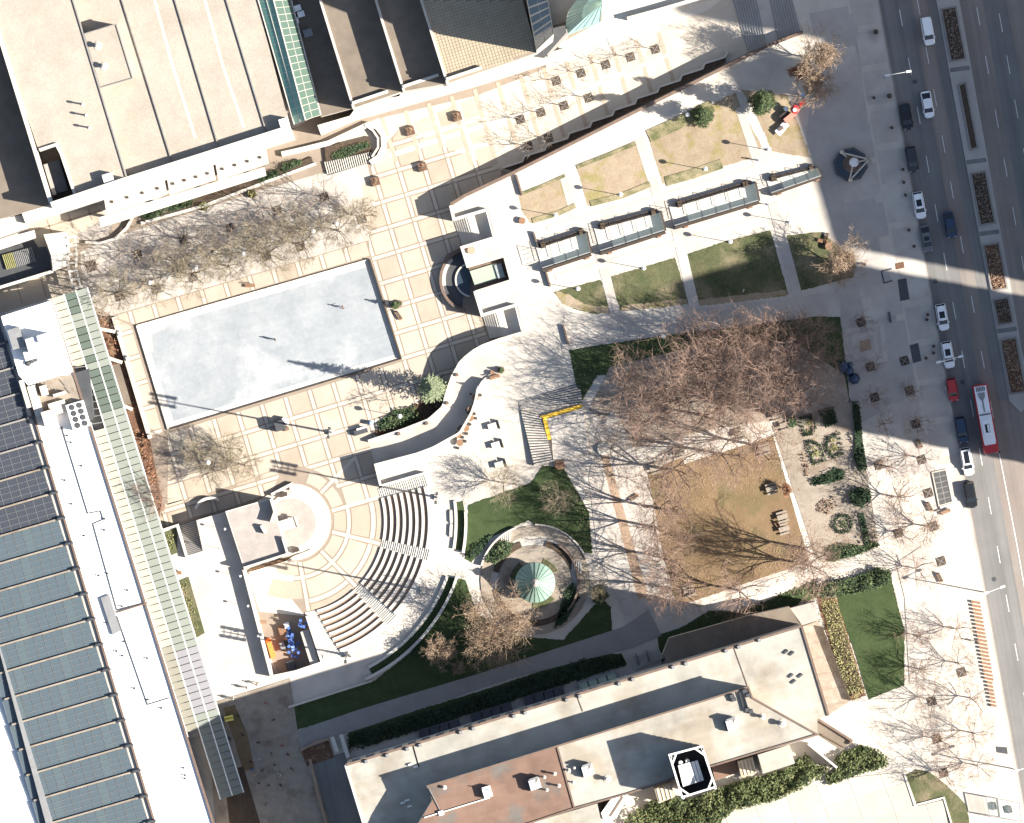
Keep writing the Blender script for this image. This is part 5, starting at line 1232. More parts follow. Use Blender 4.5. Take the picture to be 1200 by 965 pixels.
# ================================================================ OBJECTS
# ---- gazebo
gz = thing('gazebo', 'round garden pavilion with a ribbed green copper roof', 'gazebo', P(627, 683, ZT))
gc = (627, 683); rG = 3.55; zE_, zA = ZT + 2.9, ZT + 6.3
cgx, cgy, _ = P(627, 683, zE_)
for k in range(24):
    a0, a1 = 2 * math.pi * k / 24 + .012, 2 * math.pi * (k + 1) / 24 - .012
    f = lambda a, r_, z: (cgx + r_ * math.cos(a), cgy + r_ * math.sin(a), z)
    b = MB(); b.face([f(a0, rG, zE_), f(a1, rG, zE_), f(a1, 1.9, zE_ + 1.75), f(a0, 1.9, zE_ + 1.75)]); b.face([f(a0, 1.9, zE_ + 1.75), f(a1, 1.9, zE_ + 1.75), f(a1, .5, zA), f(a0, .5, zA)])
    b.face([f(a0, rG, zE_ - .2), f(a1, rG, zE_ - .2), f(a1, rG, zE_), f(a0, rG, zE_)]); b.build('roof_panel', copper, gz)
    a = 2 * math.pi * k / 24; MB().tube(f(a, rG, zE_ + .03), f(a, 1.9, zE_ + 1.79), .05, n=4).tube(f(a, 1.9, zE_ + 1.79), f(a, .5, zA + .02), .045, n=4).build('roof_rib', copperd, gz)
MB().lathe((cgx, cgy, zA - .05), [(.62, 0), (.62, .35), (.72, .4), (.45, .7), (.12, 1.0), (.06, 1.5)], 12).build('cupola', stoneroof, gz)
for k in range(8):
    a = 2 * math.pi * k / 8; MB().tube(f(a, 3.1, ZT), f(a, 3.1, zE_), .12).build('column', whitem, gz)
MB().lathe((cgx, cgy, ZT), [(3.5, 0), (3.5, .3), (3.4, .32)], 32).build('floor', stoneroof, gz)
struct('gazebo_paving', MB().sheet(arc(gc, 44, 0, 350, 35), lay(0)), gpave)
struct('garden_ring', MB().prism(ringseg_ := (arc((625, 676), 66, 0, 350, 35)), ZT, ZT + .175), walkd) if False else None
rp = MB()
for k in range(36):
    q0, q1 = arc((627, 680), 52, k * 10, k * 10 + 10, 1), arc((627, 680), 64, k * 10, k * 10 + 10, 1)
    rp.prism([q0[0], q0[1], q1[1], q1[0]], ZT, ZT + .19)
struct('ring_path', rp, gpave)  # darker paving colour stands in for tree shade over the ring
bedm = MB()
for a0, a1 in ((-75, -20), (30, 100), (118, 170), (195, 250)):
    bedm.prism(arc(gc, 44, a0, a1, 8) + arc(gc, 51, a1, a0, 8), ZT, ZT + .25)
struct('ring_bed', bedm, soil)
for a0, a1 in ((-70, -28), (40, 96), (190, 232)):
    struct('inner_bed', MB().prism(arc(gc, 24, a0, a1, 8) + arc(gc, 30, a1, a0, 8), ZT, ZT + .24), grass)
wallthing('garden_wall', 'dark curved low wall on the right of the gazebo garden', arc((627, 682), 51, -58, 42, 20), .35, ZT, ZT + .9, wallb)
wallthing('garden_wall', 'thin curved wall on the upper left of the gazebo ring', arc((627, 680), 65, 195, 250, 14), .3, ZT, ZT + .9, wallc)
wallthing('garden_wall', 'thin curved wall along the upper right of the gazebo ring', arc((627, 680), 65, 270, 338, 14), .25, ZT, ZT + .5, wallc)
for (x, y, lab) in ((593, 630, 'white steps'), (676, 664, 'grey steps')):
    t = thing('garden_steps', f'{["short white steps at the upper left of the gazebo ring", "short grey steps on the right of the gazebo garden"][lab == "grey steps"]}', 'stairs', P(x, y, ZT))
    for k in range(5): MB().box(P(x - 5 + k * 2.4, y + (k - 2) * (-1.2 if x < 600 else .8), ZT), (.24, 2.0, .32 + .1 * k), GA - .3).build('step', conc2, t)
# ---- glass canopied water garden: four bays
def bay(A, B, C_, D, label):
    """A upper left, B upper right, C lower right, D lower left"""
    t = thing('glass_pavilion', label, 'pavilion', P((A[0] + C_[0]) / 2, (A[1] + C_[1]) / 2, ZT), 'glass bays down the middle of the terrace')
    MB().prism([A, B, C_, D], ZT, ZT + .16).build('floor', conc2, t)
    n = max(3, round(math.dist(A, B) / 17)); zt = ZT + 2.3
    MB().wall([L2(D, A, -.02), L2(C_, B, -.02)], .5, ZT, ZT + 1.25).build('planter_wall', bronze, t)
    MB().wall([L2(D, A, .10), L2(C_, B, .10)], .18, ZT, ZT + 1.6).build('side_screen', greym, t)
    for f in (.95, 1.08): MB().wall([L2(L2(D, A, f), L2(C_, B, f), .06), L2(L2(D, A, f), L2(C_, B, f), .96)], .22, ZT, ZT + .8).build('rail', bronze, t)
    for e in (.10, .86):
        p_ = L2(L2(D, A, 1.02), L2(C_, B, 1.02), e); q_ = L2(L2(D, A, 1.02), L2(C_, B, 1.02), e + .12 * 45 / math.dist(A, B))
        MB().wall([p_, q_], 1.0, ZT, ZT + 1.1).build('planter', soil, t); MB().wall([p_, q_], 1.25, ZT, ZT + .9).build('planter_case', bronze, t)
        p_ = L2(L2(D, A, -.05), L2(C_, B, -.05), e); q_ = L2(L2(D, A, -.05), L2(C_, B, -.05), e + .12 * 45 / math.dist(A, B))
        MB().wall([p_, q_], .8, ZT, ZT + 1.15).build('planter', wood, t)
    MB().wall([L2(B, C_, .02), L2(B, C_, .95)], .45, ZT, ZT + 1.4).build('end_wall', bronze, t)
    for k in range(n + 1):
        a, b = L2(D, C_, k / n), L2(A, B, k / n); a, b = L2(a, b, .08), L2(a, b, .92)
        MB().tube(P(*a, zt), P(*b, zt), .05, n=4).build('beam', greyd, t)
        for q in (a, b): p_ = P(*q, ZT); MB().tube(p_, (p_[0], p_[1], zt), .05, n=5).build('post', greyd, t)
        if k < n:
            a2, b2 = L2(D, C_, (k + 1) / n), L2(A, B, (k + 1) / n); a2, b2 = L2(a2, b2, .08), L2(a2, b2, .92)
            if k != 0:
                MB().sheet([L2(a, a2, .05), L2(a, a2, .95), L2(b, b2, .95), L2(b, b2, .05)], zt + .04).build('glass_pane', g_clear, t)
    for k in range(5):
        a, b = L2(D, A, .1 + .2 * k), L2(C_, B, .1 + .2 * k); MB().tube(P(a[0] - 9, a[1] + 2.6, ZT + .9), P(a[0], a[1], ZT + .9), .035, n=4).build('rail_bar', greyd, t)
    return t
for q, lab in ((((628, 290), (687, 271), (693, 298), (636, 317)), 'leftmost glass bay with dark planters on the white terrace'),
               (((696, 268), (774, 247), (780, 272), (704, 297)), 'second glass bay from the left with dark planters on the white terrace'),
               (((784, 243), (885, 213), (890, 237), (791, 267)), 'longest glass bay with dark planters, third from the left'),
               (((898, 211), (957, 196), (963, 207), (904, 228)), 'rightmost glass bay reaching the edge of the big shade')): bay(*q, lab)
for k, q in enumerate(([(605, 205), (612, 229)], [(625, 272), (631, 290)], [(640, 319), (645, 336)], [(660, 381), (666, 404)])):
    wallthing('low_wall', ['thin brown low wall at the left end of the first dry lawn', 'thin brown low wall above the leftmost glass bay', 'thin brown low wall below the leftmost glass bay', 'thin brown low wall at the left corner of the dark lawn'][k], q, .28, ZT, ZT + .7, wallb)
# ---- sculpture fountain
sf = thing('sculpture_fountain', 'dark eight sided pool with white three legged sculpture and disc', 'fountain', P(998, 193, ZT))
MB().prism(arc((997, 193), 20.5, 10, 325, 7), ZT, ZT + .55).build('basin', greyd, sf)
MB().prism(arc((997, 193), 17.5, 10, 325, 7), ZT, ZT + .58).build('water', water, sf)
MB().lathe(P(998, 192, ZT), [(1.6, .3), (1.6, .75), (1.35, .75), (1.35, .6)], 20).build('inner_rim', wallb, sf)
MB().lathe(P(1000, 191, ZT), [(.25, .5), (.25, 2.6), (.82, 2.7), (.82, 2.85), (.7, 2.95)], 20).build('disc', whitem, sf)
tp = [(985.5, 179), (1018.5, 187), (995.5, 212)]
for i in range(3):
    p_ = P(*tp[i], ZT); MB().tube(p_, (p_[0], p_[1], ZT + 3.6), .16).build('leg', stoneroof, sf); MB().lathe((p_[0], p_[1], ZT + 3.4), [(.35, 0), (.42, .25), (.25, .5)], 8).build('lamp_head', stoneroof, sf)
for a, b in ((tp[0], tp[1]), (tp[1], tp[2]), (tp[0], (992, 184)), (tp[1], (1000, 191)), (tp[2], (999, 195))): MB().tube(P(*a, ZT + 3.3), P(*b, ZT + (3.3 if b in tp else 2.7)), .15, n=6).build('beam', band, sf)
# ---- lamps and masts
def lamp_proto():
    p = proto('park_lamp'); MB().tube((0, 0, 0), (0, 0, 4.6), .07, .05, 8).lathe((0, 0, 0), [(.2, 0), (.2, .35), (.1, .5)], 10).build('post', greyd, p)
    MB().lathe((0, 0, 4.5), [(.15, 0), (.32, .2), (.4, .45), (.32, .7), (.1, .85)], 12).build('globe', lampw, p); return p
lp_ = lamp_proto(); LG = 'white globe lamps on posts'
for x, y, z, lab in ((826, 199, ZT, 'globe lamp at the lower edge of the widest dry lawn'), (727, 229, ZT, 'globe lamp at the lower edge of the second dry lawn'), (651, 253, ZT, 'globe lamp at the lower edge of the first dry lawn'), (805, 136, ZT, 'globe lamp at the upper edge of the dry lawn beside the pale evergreen'),
        (900, 176, ZT, 'globe lamp at the narrow path by the red cart'), (754, 315, ZT, 'globe lamp on the upper edge of the middle green lawn'), (677, 339, ZT, 'globe lamp at the left tip of the green lawn'), (855, 284, ZT, 'globe lamp where tree shadows cross the green lawn edge'), (925, 261, ZT, 'globe lamp near the benches by the round brown tree'),
        (286, 298, 0, 'globe lamp in the bosque, nearest its middle'), (231, 314, 0, 'globe lamp in the bosque left of the middle one'), (177, 332, 0, 'globe lamp in the bosque near its left end'), (395, 263, 0, 'globe lamp in the bosque nearest its right end'), (368, 272, 0, 'globe lamp in the bosque second from its right end'),
        (469, 488, 0, 'globe lamp in the bed by the wave wall'), (245, 542, 0, 'globe lamp among the trees south of the rink'), (777, 395, ZT, 'globe lamp on the upper edge of the dark green lawn'), (264, 620, ZT, 'round lamp on the backstage wall nearest the steps'), (258, 643, ZT, 'round lamp standing free in the upper court'), (282, 675, ZT, 'round lamp on the court wall below the backstage block'), (291, 710, ZT, 'round lamp on the court wall in its middle'), (303, 745, ZT, 'round lamp on the court wall above the orange box')):
    place(lp_, P(x, y, z), 0, lab, 'lamp', LG, .55 if y in (620, 643, 675, 710, 745) else 1)
def mast(x, y, z, h, label):
    t = thing('light_mast', label, 'light mast', P(x, y, z)); p_ = P(x, y, z)
    MB().tube(p_, (p_[0], p_[1], z + h), .2, .1, 8).build('pole', greyd, t); MB().box((p_[0], p_[1], z), (.9, .9, .5)).build('base', wallc, t)
    for k in range(4):
        zz = z + h - .3 - k * .8; MB().tube((p_[0] - .1, p_[1] - .9, zz), (p_[0] + .1, p_[1] + .9, zz), .06, n=5).build('arm', greyd, t)
        for s_ in (-1, 1): MB().box((p_[0] + .1 * s_, p_[1] + .75 * s_, zz - .1), (.45, .55, .5)).build('floodlight', greyd, t)
mast(388, 507, 0, 21.0, 'tallest light mast, on the lower plaza south of the rink'); mast(512, 583, ZT, 16.2, 'light mast behind the upper rows of the amphitheatre'); mast(495.5, 692, ZT, 15.6, 'light mast behind the lower rows of the amphitheatre'); mast(407, 768, ZT, 14.6, 'light mast at the bottom end of the amphitheatre')
def street_lamp(x, y, x2, y2, label):
    t = thing('street_lamp', label, 'street lamp', P(x, y, ZT), 'arm lamps along the street'); p_ = P(x, y, ZT); hh = 9.2
    MB().tube(p_, (p_[0], p_[1], ZT + hh), .12, .08, 8).build('pole', greym, t); q_ = P(x2, y2, ZT + hh + .3); MB().tube((p_[0], p_[1], ZT + hh), q_, .08, .05, 6).build('arm', whitem, t)
    d = Vector(q_) - Vector((p_[0], p_[1], ZT + hh)); MB().box((q_[0], q_[1], q_[2] - .08), (.9, .38, .18), math.atan2(d.y, d.x)).build('lamp_head', whitem, t); MB().box((p_[0], p_[1], ZT + hh - .2), (.9, .4, .22), math.atan2(d.y, d.x)).build('lamp_head', whitem, t)
for a, lab in (((1037, 91, 1065, 84), 'arm lamp beside the black car at the top of the street'), ((1097, 425, 1126, 418), 'arm lamp reaching over the lower white car with a sunroof'), ((1152, 694, 1175, 688), 'arm lamp over the sunny street near the slatted row'), ((1187, 901, 1215, 896), 'arm lamp at the bottom of the sunny pavement')): street_lamp(*a, lab)
for x, y in ((1140, 632), (1165, 679), (1096, 330), (1072, 96), (1128, 448)):
    MB().lathe(P(x, y, ZT - .135), [(.42, 0), (.42, .03), (.3, .035)], 14).build('manhole_cover', greyd, road)
# ---- vehicles
def car_proto(kind, L_, W_, Hh, pm, sunroof=False, name=None):
    p = proto(name or kind); hw = W_ / 2; zb = .22; belt = Hh * .60
    prof = {'sedan': (-.5, -.44, -.2, .12, .30, .5), 'suv': (-.5, -.485, -.40, .10, .27, .5), 'van': (-.5, -.49, -.46, .13, .30, .5)}[kind]
    def sec(x, w, z0, z1): return [(x, -w * .9, z0), (x, -w, z0 + .18), (x, -w, z1 - .16), (x, -w * .86, z1), (x, w * .86, z1), (x, w, z1 - .16), (x, w, z0 + .18), (x, w * .9, z0)]
    def loft(secs, name, m_, cap=True):
        b = MB(); n = len(secs[0])
        for s_ in secs: b.v += s_
        for i in range(len(secs) - 1):
            for k in range(n): l = (k + 1) % n; b.f.append((i * n + k, i * n + l, (i + 1) * n + l, (i + 1) * n + k)); b.m.append(0)
        b.f.append(tuple(range(n - 1, -1, -1))); b.f.append(tuple(range((len(secs) - 1) * n, len(secs) * n))); b.m += [0, 0]
        return b.build(name, m_, p)
    nose = .86 if kind != 'van' else .95
    loft([sec(-L_ * .5, hw * .74, .34, belt * .82), sec(-L_ * .478, hw * .9, .26, belt * .93), sec(-L_ * .42, hw * .98, zb, belt), sec(-L_ * .2, hw, zb, belt), sec(L_ * .1, hw, zb, belt), sec(L_ * .3, hw * .99, zb, belt * .97), sec(L_ * .43, hw * .93, zb, belt * nose), sec(L_ * .48, hw * .80, .3, belt * nose * .9), sec(L_ * .5, hw * .60, .36, belt * .66)], 'body', pm)
    xr0, xr1, xf1, xf0 = prof[1] * L_, prof[2] * L_, prof[3] * L_, prof[4] * L_; zb_ = belt - .03; wt = hw * .74; wb = hw * .88
    lo = [(xr0, -wb), (xf0, -wb), (xf0, wb), (xr0, wb)]; hi = [(xr1, -wt), (xf1, -wt), (xf1, wt), (xr1, wt)]
    B4 = [(x, y, zb_) for x, y in lo]; T4 = [(x, y, Hh - .03) for x, y in hi]
    MB().face([B4[0], B4[1], T4[1], T4[0]]) if False else None
    b = MB(); b.face([B4[3], B4[0], T4[0], T4[3]]); b.build('rear_window', c_win, p)
    b = MB(); b.face([B4[1], B4[2], T4[2], T4[1]]); b.build('windscreen', c_win, p)
    for i, j in ((0, 1), (2, 3)): b = MB(); b.face([B4[i], B4[j], T4[j], T4[i]]); b.build('side_window', c_win, p)
    for i in range(4):
        MB().tube(B4[i], T4[i], .05, n=4).build('pillar', pm, p)
    r_ = MB(); q = [(xr1 - .05, -wt - .03), (xf1 + .05, -wt - .03), (xf1 + .16, 0), (xf1 + .05, wt + .03), (xr1 - .05, wt + .03), (xr1 - .12, 0)]; r_.prism_xy(q, Hh - .06, Hh); r_.build('roof', pm, p)
    if sunroof:
        a, c_ = (.12, .62) if sunroof == 1 else (.06, .92); MB().prism_xy([(lerp(xf1, xr1, a), -wt * .68), (lerp(xf1, xr1, a), wt * .68), (lerp(xf1, xr1, c_), wt * .66), (lerp(xf1, xr1, c_), -wt * .66)], Hh - .02, Hh + .015).build('sunroof', c_win, p)
    for sx in (-1, 1):
        for sy in (-1, 1):
            c_ = (sx * L_ * .31, sy * (hw - .1), .33); w_ = MB().tube((c_[0], c_[1] - .11, c_[2]), (c_[0], c_[1] + .11, c_[2]), .33, n=14).build('wheel', tyre, p); MB().tube((c_[0], c_[1] + sy * .1, c_[2]), (c_[0], c_[1] + sy * .118, c_[2]), .2, n=10).build('rim', chrome, w_)
    for sy in (-1, 1):
        MB().box((xf0 - .25, sy * (hw + .08), belt - .05), (.16, .22, .17)).build('mirror', pm, p)
        MB().box((L_ * .468, sy * hw * .62, belt * .66), (.16, .34, .14), -sy * .4).build('headlight', chrome, p); MB().box((-L_ * .475, sy * hw * .7, belt * .62), (.12, .34, .2), sy * .2).build('taillight', tail, p)
    return p
RZ = math.atan2(-1, .18)
CARS = [('van', 4.95, 1.95, 1.85, whitep, 0, 1087, 37, 'white high roofed van at the top of the street', 'white_van'), ('sedan', 4.7, 1.85, 1.45, whitep, 0, 1086.7, 123, 'white sedan with dark front and rear windows', None),
        ('sedan', 4.6, 1.82, 1.45, blackp, 0, 1062, 137, 'black sedan with red tail lights lit beside the kerb', None), ('suv', 4.5, 1.85, 1.6, dgreyp, 0, 1068.5, 187, 'charcoal car at the kerb level with the sculpture pool', None),
        ('suv', 4.75, 1.9, 1.65, whitep, 1, 1077, 241, 'white car with a sunroof at the kerb just above the light strip', None), ('sedan', 4.7, 1.85, 1.45, greyp, 1, 1085.5, 280, 'silver grey sedan at the upper edge of the light strip', None),
        ('sedan', 4.7, 1.85, 1.45, blue, 0, 1113, 263.5, 'dark blue sedan in the middle lane', None), ('suv', 4.7, 1.88, 1.6, whitep, 1, 1104, 372, 'upper of two white cars with sunroofs below the light strip', None),
        ('suv', 4.75, 1.9, 1.65, whitep, 1, 1110.6, 416, 'lower of two white cars with sunroofs, under the street lamp arm', None), ('suv', 4.1, 1.75, 1.5, red, 0, 1116, 457, 'small red car at the kerb beside the bus', None),
        ('suv', 4.7, 1.85, 1.6, blue, 0, 1126.7, 504, 'dark blue car at the kerb in the shade behind the white wagon', None), ('suv', 4.95, 1.9, 1.62, whitep, 2, 1133, 541, 'white wagon with a long dark roof window in the sun', None), ('suv', 4.7, 1.9, 1.6, blackp, 0, 1137, 580, 'black car in the sun below the white wagon', None)]
for kd, l_, w_, h_, m_, s_, x, y, lab, nm in CARS:
    p = car_proto(kd, l_, w_, h_, m_, s_, {'sedan': 'sedan_car', 'suv': 'parked_car', 'van': 'white_van'}[kd]); place(p, P(x, y, ZT - .14), RZ, lab, 'car' if kd != 'van' else 'van', 'cars along the street')
# bus
b_ = proto('city_bus'); Lb, Wb, Hb = 12.2, 2.6, 3.1
bd = MB(); hw = Wb / 2
secs = []
for x, f in ((-Lb / 2, .9), (-Lb / 2 + .25, 1), (Lb / 2 - .4, 1), (Lb / 2 - .1, .95), (Lb / 2, .82)):
    secs.append([(x, -hw * f, .35), (x, -hw * f, 2.75), (x, -hw * f * .9, Hb), (x, hw * f * .9, Hb), (x, hw * f, 2.75), (x, hw * f, .35)])
for s_ in secs: bd.v += s_
for i in range(4):
    for k in range(6): l = (k + 1) % 6; bd.f.append((i * 6 + k, i * 6 + l, (i + 1) * 6 + l, (i + 1) * 6 + k)); bd.m.append(0)
bd.f += [tuple(range(5, -1, -1)), tuple(range(24, 30))]; bd.m += [0, 0]; bd.build('body', red, b_)
MB().prism_xy([(-5.8, -1.06), (4.0, -1.06), (4.6, -.95), (4.6, .95), (4.0, 1.06), (-5.8, 1.06)], Hb - .02, Hb + .14).build('roof_panel', whitep, b_)
gr = MB()
for k in range(6): gr.box((-5.3, -.72 + k * .28, Hb + .14), (.75, .16, .06))
gr.build('rear_grille', greyd, b_)['kind'] = 'stuff'
MB().prism_xy([(-4.6, -.6), (-3.9, -.55), (-3.4, -.25), (-3.4, .25), (-3.9, .55), (-4.6, .6)], Hb + .14, Hb + .34).build('exhaust_cover', greym, b_)
MB().prism_xy([(-3.4, -.12), (-1.2, -.1), (-1.2, .12), (-3.4, .14)], Hb + .14, Hb + .24).build('roof_duct', greym, b_)
MB().box((-.75, 0, Hb + .13), (.2, 1.9, .14)).build('roof_joint', greyd, b_)
MB().box((1.6, 0, Hb + .14), (3.0, 1.5, .22)).build('cooling_unit', whitep, b_)
MB().box((1.7, 0, Hb + .36), (1.5, .8, .02)).build('fan_frame', bronze, b_)
MB().box((1.7, .14, Hb + .38), (1.3, .38, .015)).build('fan_panel', whitep, b_)
for k in range(4): MB().lathe((1.22 + k * .33, -.1, Hb + .38), [(.15, 0), (.15, .05), (.1, .06)], 8).build('fan', blackp, b_)
MB().box((3.6, .0, Hb + .14), (.9, 1.2, .06)).build('roof_hatch', whitep, b_)
for s_ in (-1, 1):
    MB().box((-.3, s_ * (hw + .005), 1.45), (10.6, .05, 1.05)).build('side_window', c_win, b_)
    for x in (-3.2, 3.6): w_ = MB().tube((x, s_ * (hw - .3), .48), (x, s_ * (hw + .02), .48), .48, n=14).build('wheel', tyre, b_); MB().tube((x, s_ * (hw + .02), .48), (x, s_ * (hw + .04), .48), .26, n=10).build('rim', chrome, w_)
    MB().box((6.15, s_ * 1.35, 2.3), (.25, .3, .5)).build('mirror', blackp, b_); MB().box((6.02, s_ * .9, .7), (.1, .4, .2)).build('headlight', chrome, b_)
MB().box((5.98, 0, 1.2), (.16, 2.0, 1.3)).build('windscreen', c_win, b_); MB().box((6.12, 0, .4), (.16, 2.3, .25)).build('bumper', whitep, b_); MB().box((6.1, 0, 2.6), (.1, 1.5, .25)).build('destination_board', blackp, b_)
place(b_, P(1154, 491, ZT - .14), RZ, 'red city bus with a white roof entering the sunlight', 'bus')
# ---- bus shelters
sh_ = thing('vent_grate', 'large dark gridded ventilation grate set in the sunny pavement', 'grate', P(1104, 572, ZT)); SQ = [(1092.5, 554), (1108.5, 550.5), (1116.5, 588.5), (1100.5, 593)]
MB().prism(SQ, ZT, ZT + .14).build('base', trim, sh_)
for i in range(2):
    for j in range(6):
        u0_, u1_, v0_, v1_ = i / 2 + .03, (i + 1) / 2 - .03, j / 6 + .012, (j + 1) / 6 - .012; g_ = lambda u, v: L2(L2(SQ[0], SQ[1], u), L2(SQ[3], SQ[2], u), v)
        MB().prism([g_(u0_, v0_), g_(u1_, v0_), g_(u1_, v1_), g_(u0_, v1_)], ZT + .1, ZT + .17).build('grate_panel', M('weathered grate', (.085, .085, .082), (.06, .06, .06), 3, .7), sh_)
MB().wall(SQ, .22, ZT, ZT + .24, True).build('kerb', conc, sh_)
MB().prism([(1101, 594), (1116, 590), (1118, 594), (1103, 598)], ZT, ZT + .35).build('plinth', conc2, sh_)
s2 = thing('bus_shelter', 'clear glass bus shelter at the bottom right corner', 'bus shelter', P(1174, 948, ZT)); SQ = [(1155, 934), (1194, 941), (1197, 963), (1160, 957)]
for k in range(4):
    a0, a1, b0, b1 = L2(SQ[0], SQ[1], k / 4 + .02), L2(SQ[0], SQ[1], (k + 1) / 4 - .02), L2(SQ[3], SQ[2], k / 4 + .02), L2(SQ[3], SQ[2], (k + 1) / 4 - .02); MB().sheet([a0, a1, b1, b0], ZT + 2.5).build('roof_pane', g_clear, s2)
MB().wall(SQ, .14, ZT + 2.4, ZT + 2.55, True).build('roof_frame', greym, s2); MB().wall([SQ[3], SQ[0], SQ[1]], .06, ZT + .3, ZT + 2.2).build('wall_glass', g_clear, s2)
for q in SQ: p_ = P(*q, ZT); MB().tube(p_, (p_[0], p_[1], ZT + 2.4), .07).build('post', greyd, s2)
for x, y in ((1165, 945), (1183, 949)): MB().box(P(x, y, ZT), (.8, 1.2, .5), GA).build('seat', greyd, s2)
# ---- furniture
sr = thing('slatted_bench', 'long curved row of brown slats along the sunny kerb', 'bench', P(1155, 765, ZT))
for k in range(28):
    f = k / 27; x, y = lerp(1143.5, 1164.5, f), 706 + 121 * f
    MB().box(P(x, y, ZT + .4), (1.6 if k < 21 else 1.0, .42, .08), -.2).build('slat', wood, sr)
for k in range(7): x, y = lerp(1143.5, 1164.5, k / 6), 706 + 121 * k / 6; MB().box(P(x, y + 1.5, ZT), (.9, .12, .4), -.2).build('leg', wallc, sr)
def bench_proto(m_=wood):
    p = proto('park_bench')
    for k in range(3): MB().box((-.22 + k * .2, 0, .42), (.16, 1.8, .05)).build('seat_slat', m_, p)
    for k in range(2): MB().box((.32, 0, .55 + k * .2), (.05, 1.8, .15)).build('back_slat', m_, p)
    for s_ in (-1, 1): MB().box((0, s_ * .75, 0), (.5, .07, .42)).build('leg', bronze, p)
    return p
bp = bench_proto()
for x, y, z, rz, lab in ((1077, 520, ZT, .2, 'park bench half in the shade on the street pavement'), (1089, 594, ZT, .2, 'park bench left of the dark ventilation grate'), (1101, 677, ZT, .2, 'park bench on the sunny pavement above the slatted row'), (1108, 600, ZT, 1.7, 'park bench at the foot of the dark ventilation grate'), (467, 370, 0, .3, 'bench below the potted evergreen by the rink'), (580, 442, ZT, 1.6, 'bench below the round potted evergreen at the ramp top'), (743, 583, ZT, -1.3, 'bench by the brick strip, left edge of the tan lawn'), (964, 283, ZT, 1.0, 'bench beside the barrels at the round brown tree'), (968, 279, ZT, -.6, 'second bench at the tip of the green lawn by the round brown tree'), (215, 738, ZT, 1.3, 'bench at the end of the long court bed'), (207, 672, ZT, 1.4, 'bench between the two court beds'), (912, 617, ZT, .3, 'bench inside the right edge of the tan lawn'), (293, 335, 0, 1.3, 'bench between the bosque and the rink'), (306, 729, ZT, 1.3, 'bench against the wall of the upper court')):
    place(bp, P(x, y, z), rz + GA, lab, 'bench', 'slatted park benches')
def picnic_proto():
    p = proto('picnic_table')
    MB().box((0, 0, .7), (.85, 1.9, .06)).build('tabletop', gpave, p); MB().box((0, -.55, 0), (.5, .12, .7)).build('leg', wallc, p); MB().box((0, .55, 0), (.5, .12, .7)).build('leg', wallc, p)
    for s_ in (-1, 1): MB().box((s_ * .8, 0, .4), (.35, 1.9, .06)).build('bench_seat', gpave, p); MB().box((s_ * .8, 0, 0), (.2, 1.2, .4)).build('bench_leg', wallc, p)
    return p
pp = picnic_proto()
for x, y, lab in ((868, 509, 'pale picnic table above the top right corner of the tan lawn'), (796, 531, 'pale picnic table at the upper left edge of the tan lawn'), (768, 549, 'pale picnic table at the left corner of the tan lawn'), (911, 487, 'pale picnic table by the light green bush, left one'), (920, 498, 'pale picnic table below the light green bush'), (904, 573, 'pale picnic table left of the small russet tree'), (917, 606, 'pale picnic table under the small russet tree, upper one'), (919, 620, 'pale picnic table low on the right edge of the tan lawn'), (896, 527, 'pale stone table in the top right corner of the tan lawn'), (808, 693, 'pale picnic table at the bottom left corner of the tan lawn')):
    place(pp, P(x, y, ZT + .1), math.pi / 2 + GA, lab, 'picnic table', 'pale picnic tables round the tan lawn')
def cafe_proto():
    p = proto('cafe_table'); MB().lathe((0, 0, 0), [(.3, 0), (.06, .06), (.06, .7), (.62, .72), (.62, .76)], 14).build('table', wood, p)
    for k in range(3): a = 2.1 * k + .4; MB().box((1.0 * math.cos(a), 1.0 * math.sin(a), 0), (.42, .42, .45), a).build('stool', bronze, p)
    return p
cf = cafe_proto()
for k, (x, y) in enumerate(((557, 466), (552, 480), (551, 490), (546, 502), (537, 509), (539, 519))): place(cf, P(x, y, ZT), k * .8, f'round brown cafe table along the ramp wall, {ordi(k)} from the top', 'table', 'round cafe tables along the ramp wall')
def slab_table():
    p = proto('terrace_table'); MB().box((0, 0, .72), (1.5, 1.1, .06)).build('tabletop', conc2, p)
    for sx in (-1, 1): MB().box((sx * .6, 0, 0), (.1, .8, .72)).build('leg', greyd, p); 
    MB().box((1.2, 0, 0), (.12, 1.6, .9)).build('screen', bronze, p); return p
stt = slab_table()
for k, (x, y) in enumerate(((577, 500), (581, 522), (585, 545))): place(stt, P(x, y, ZT), GA, f'white terrace table with a dark screen, {ordi(k)} from the top, left of the striped steps', 'table', 'white terrace tables')
def planter_proto():
    p = proto('planter_box'); MB().box((0, 0, 0), (1.5, 1.5, .75)).build('box', wallb, p); MB().box((0, 0, .75), (1.25, 1.25, .04)).build('soil', mulch, p)
    rnd = random.Random(2); leaves(rnd, [(0, 0, .9, .5, .5, .25)], 90, .11).build('plants', leafb, p); return p
pb = planter_proto()
for x, y, lab in ((481, 154, 'square brown planter upper left on the promenade'), (536, 137, 'square brown planter upper right on the promenade'), (440, 213, 'square brown planter lower left on the promenade'), (495, 196, 'square brown planter lower right on the promenade')): place(pb, P(x, y, .03), GA, lab, 'planter', 'square planters on the promenade')
def barrel(x, y, z, label, r_=.9, h_=1.0, m_=wood, fill=mulch):
    t = thing('round_planter', label, 'planter', P(x, y, z)); MB().lathe(P(x, y, z), [(r_ * .85, 0), (r_, h_), (r_ * .86, h_)], 16).build('tub', m_, t); MB().lathe(P(x, y, z + h_ - .06), [(r_ * .85, 0), (r_ * .8, .05)], 12).build('soil', fill, t)
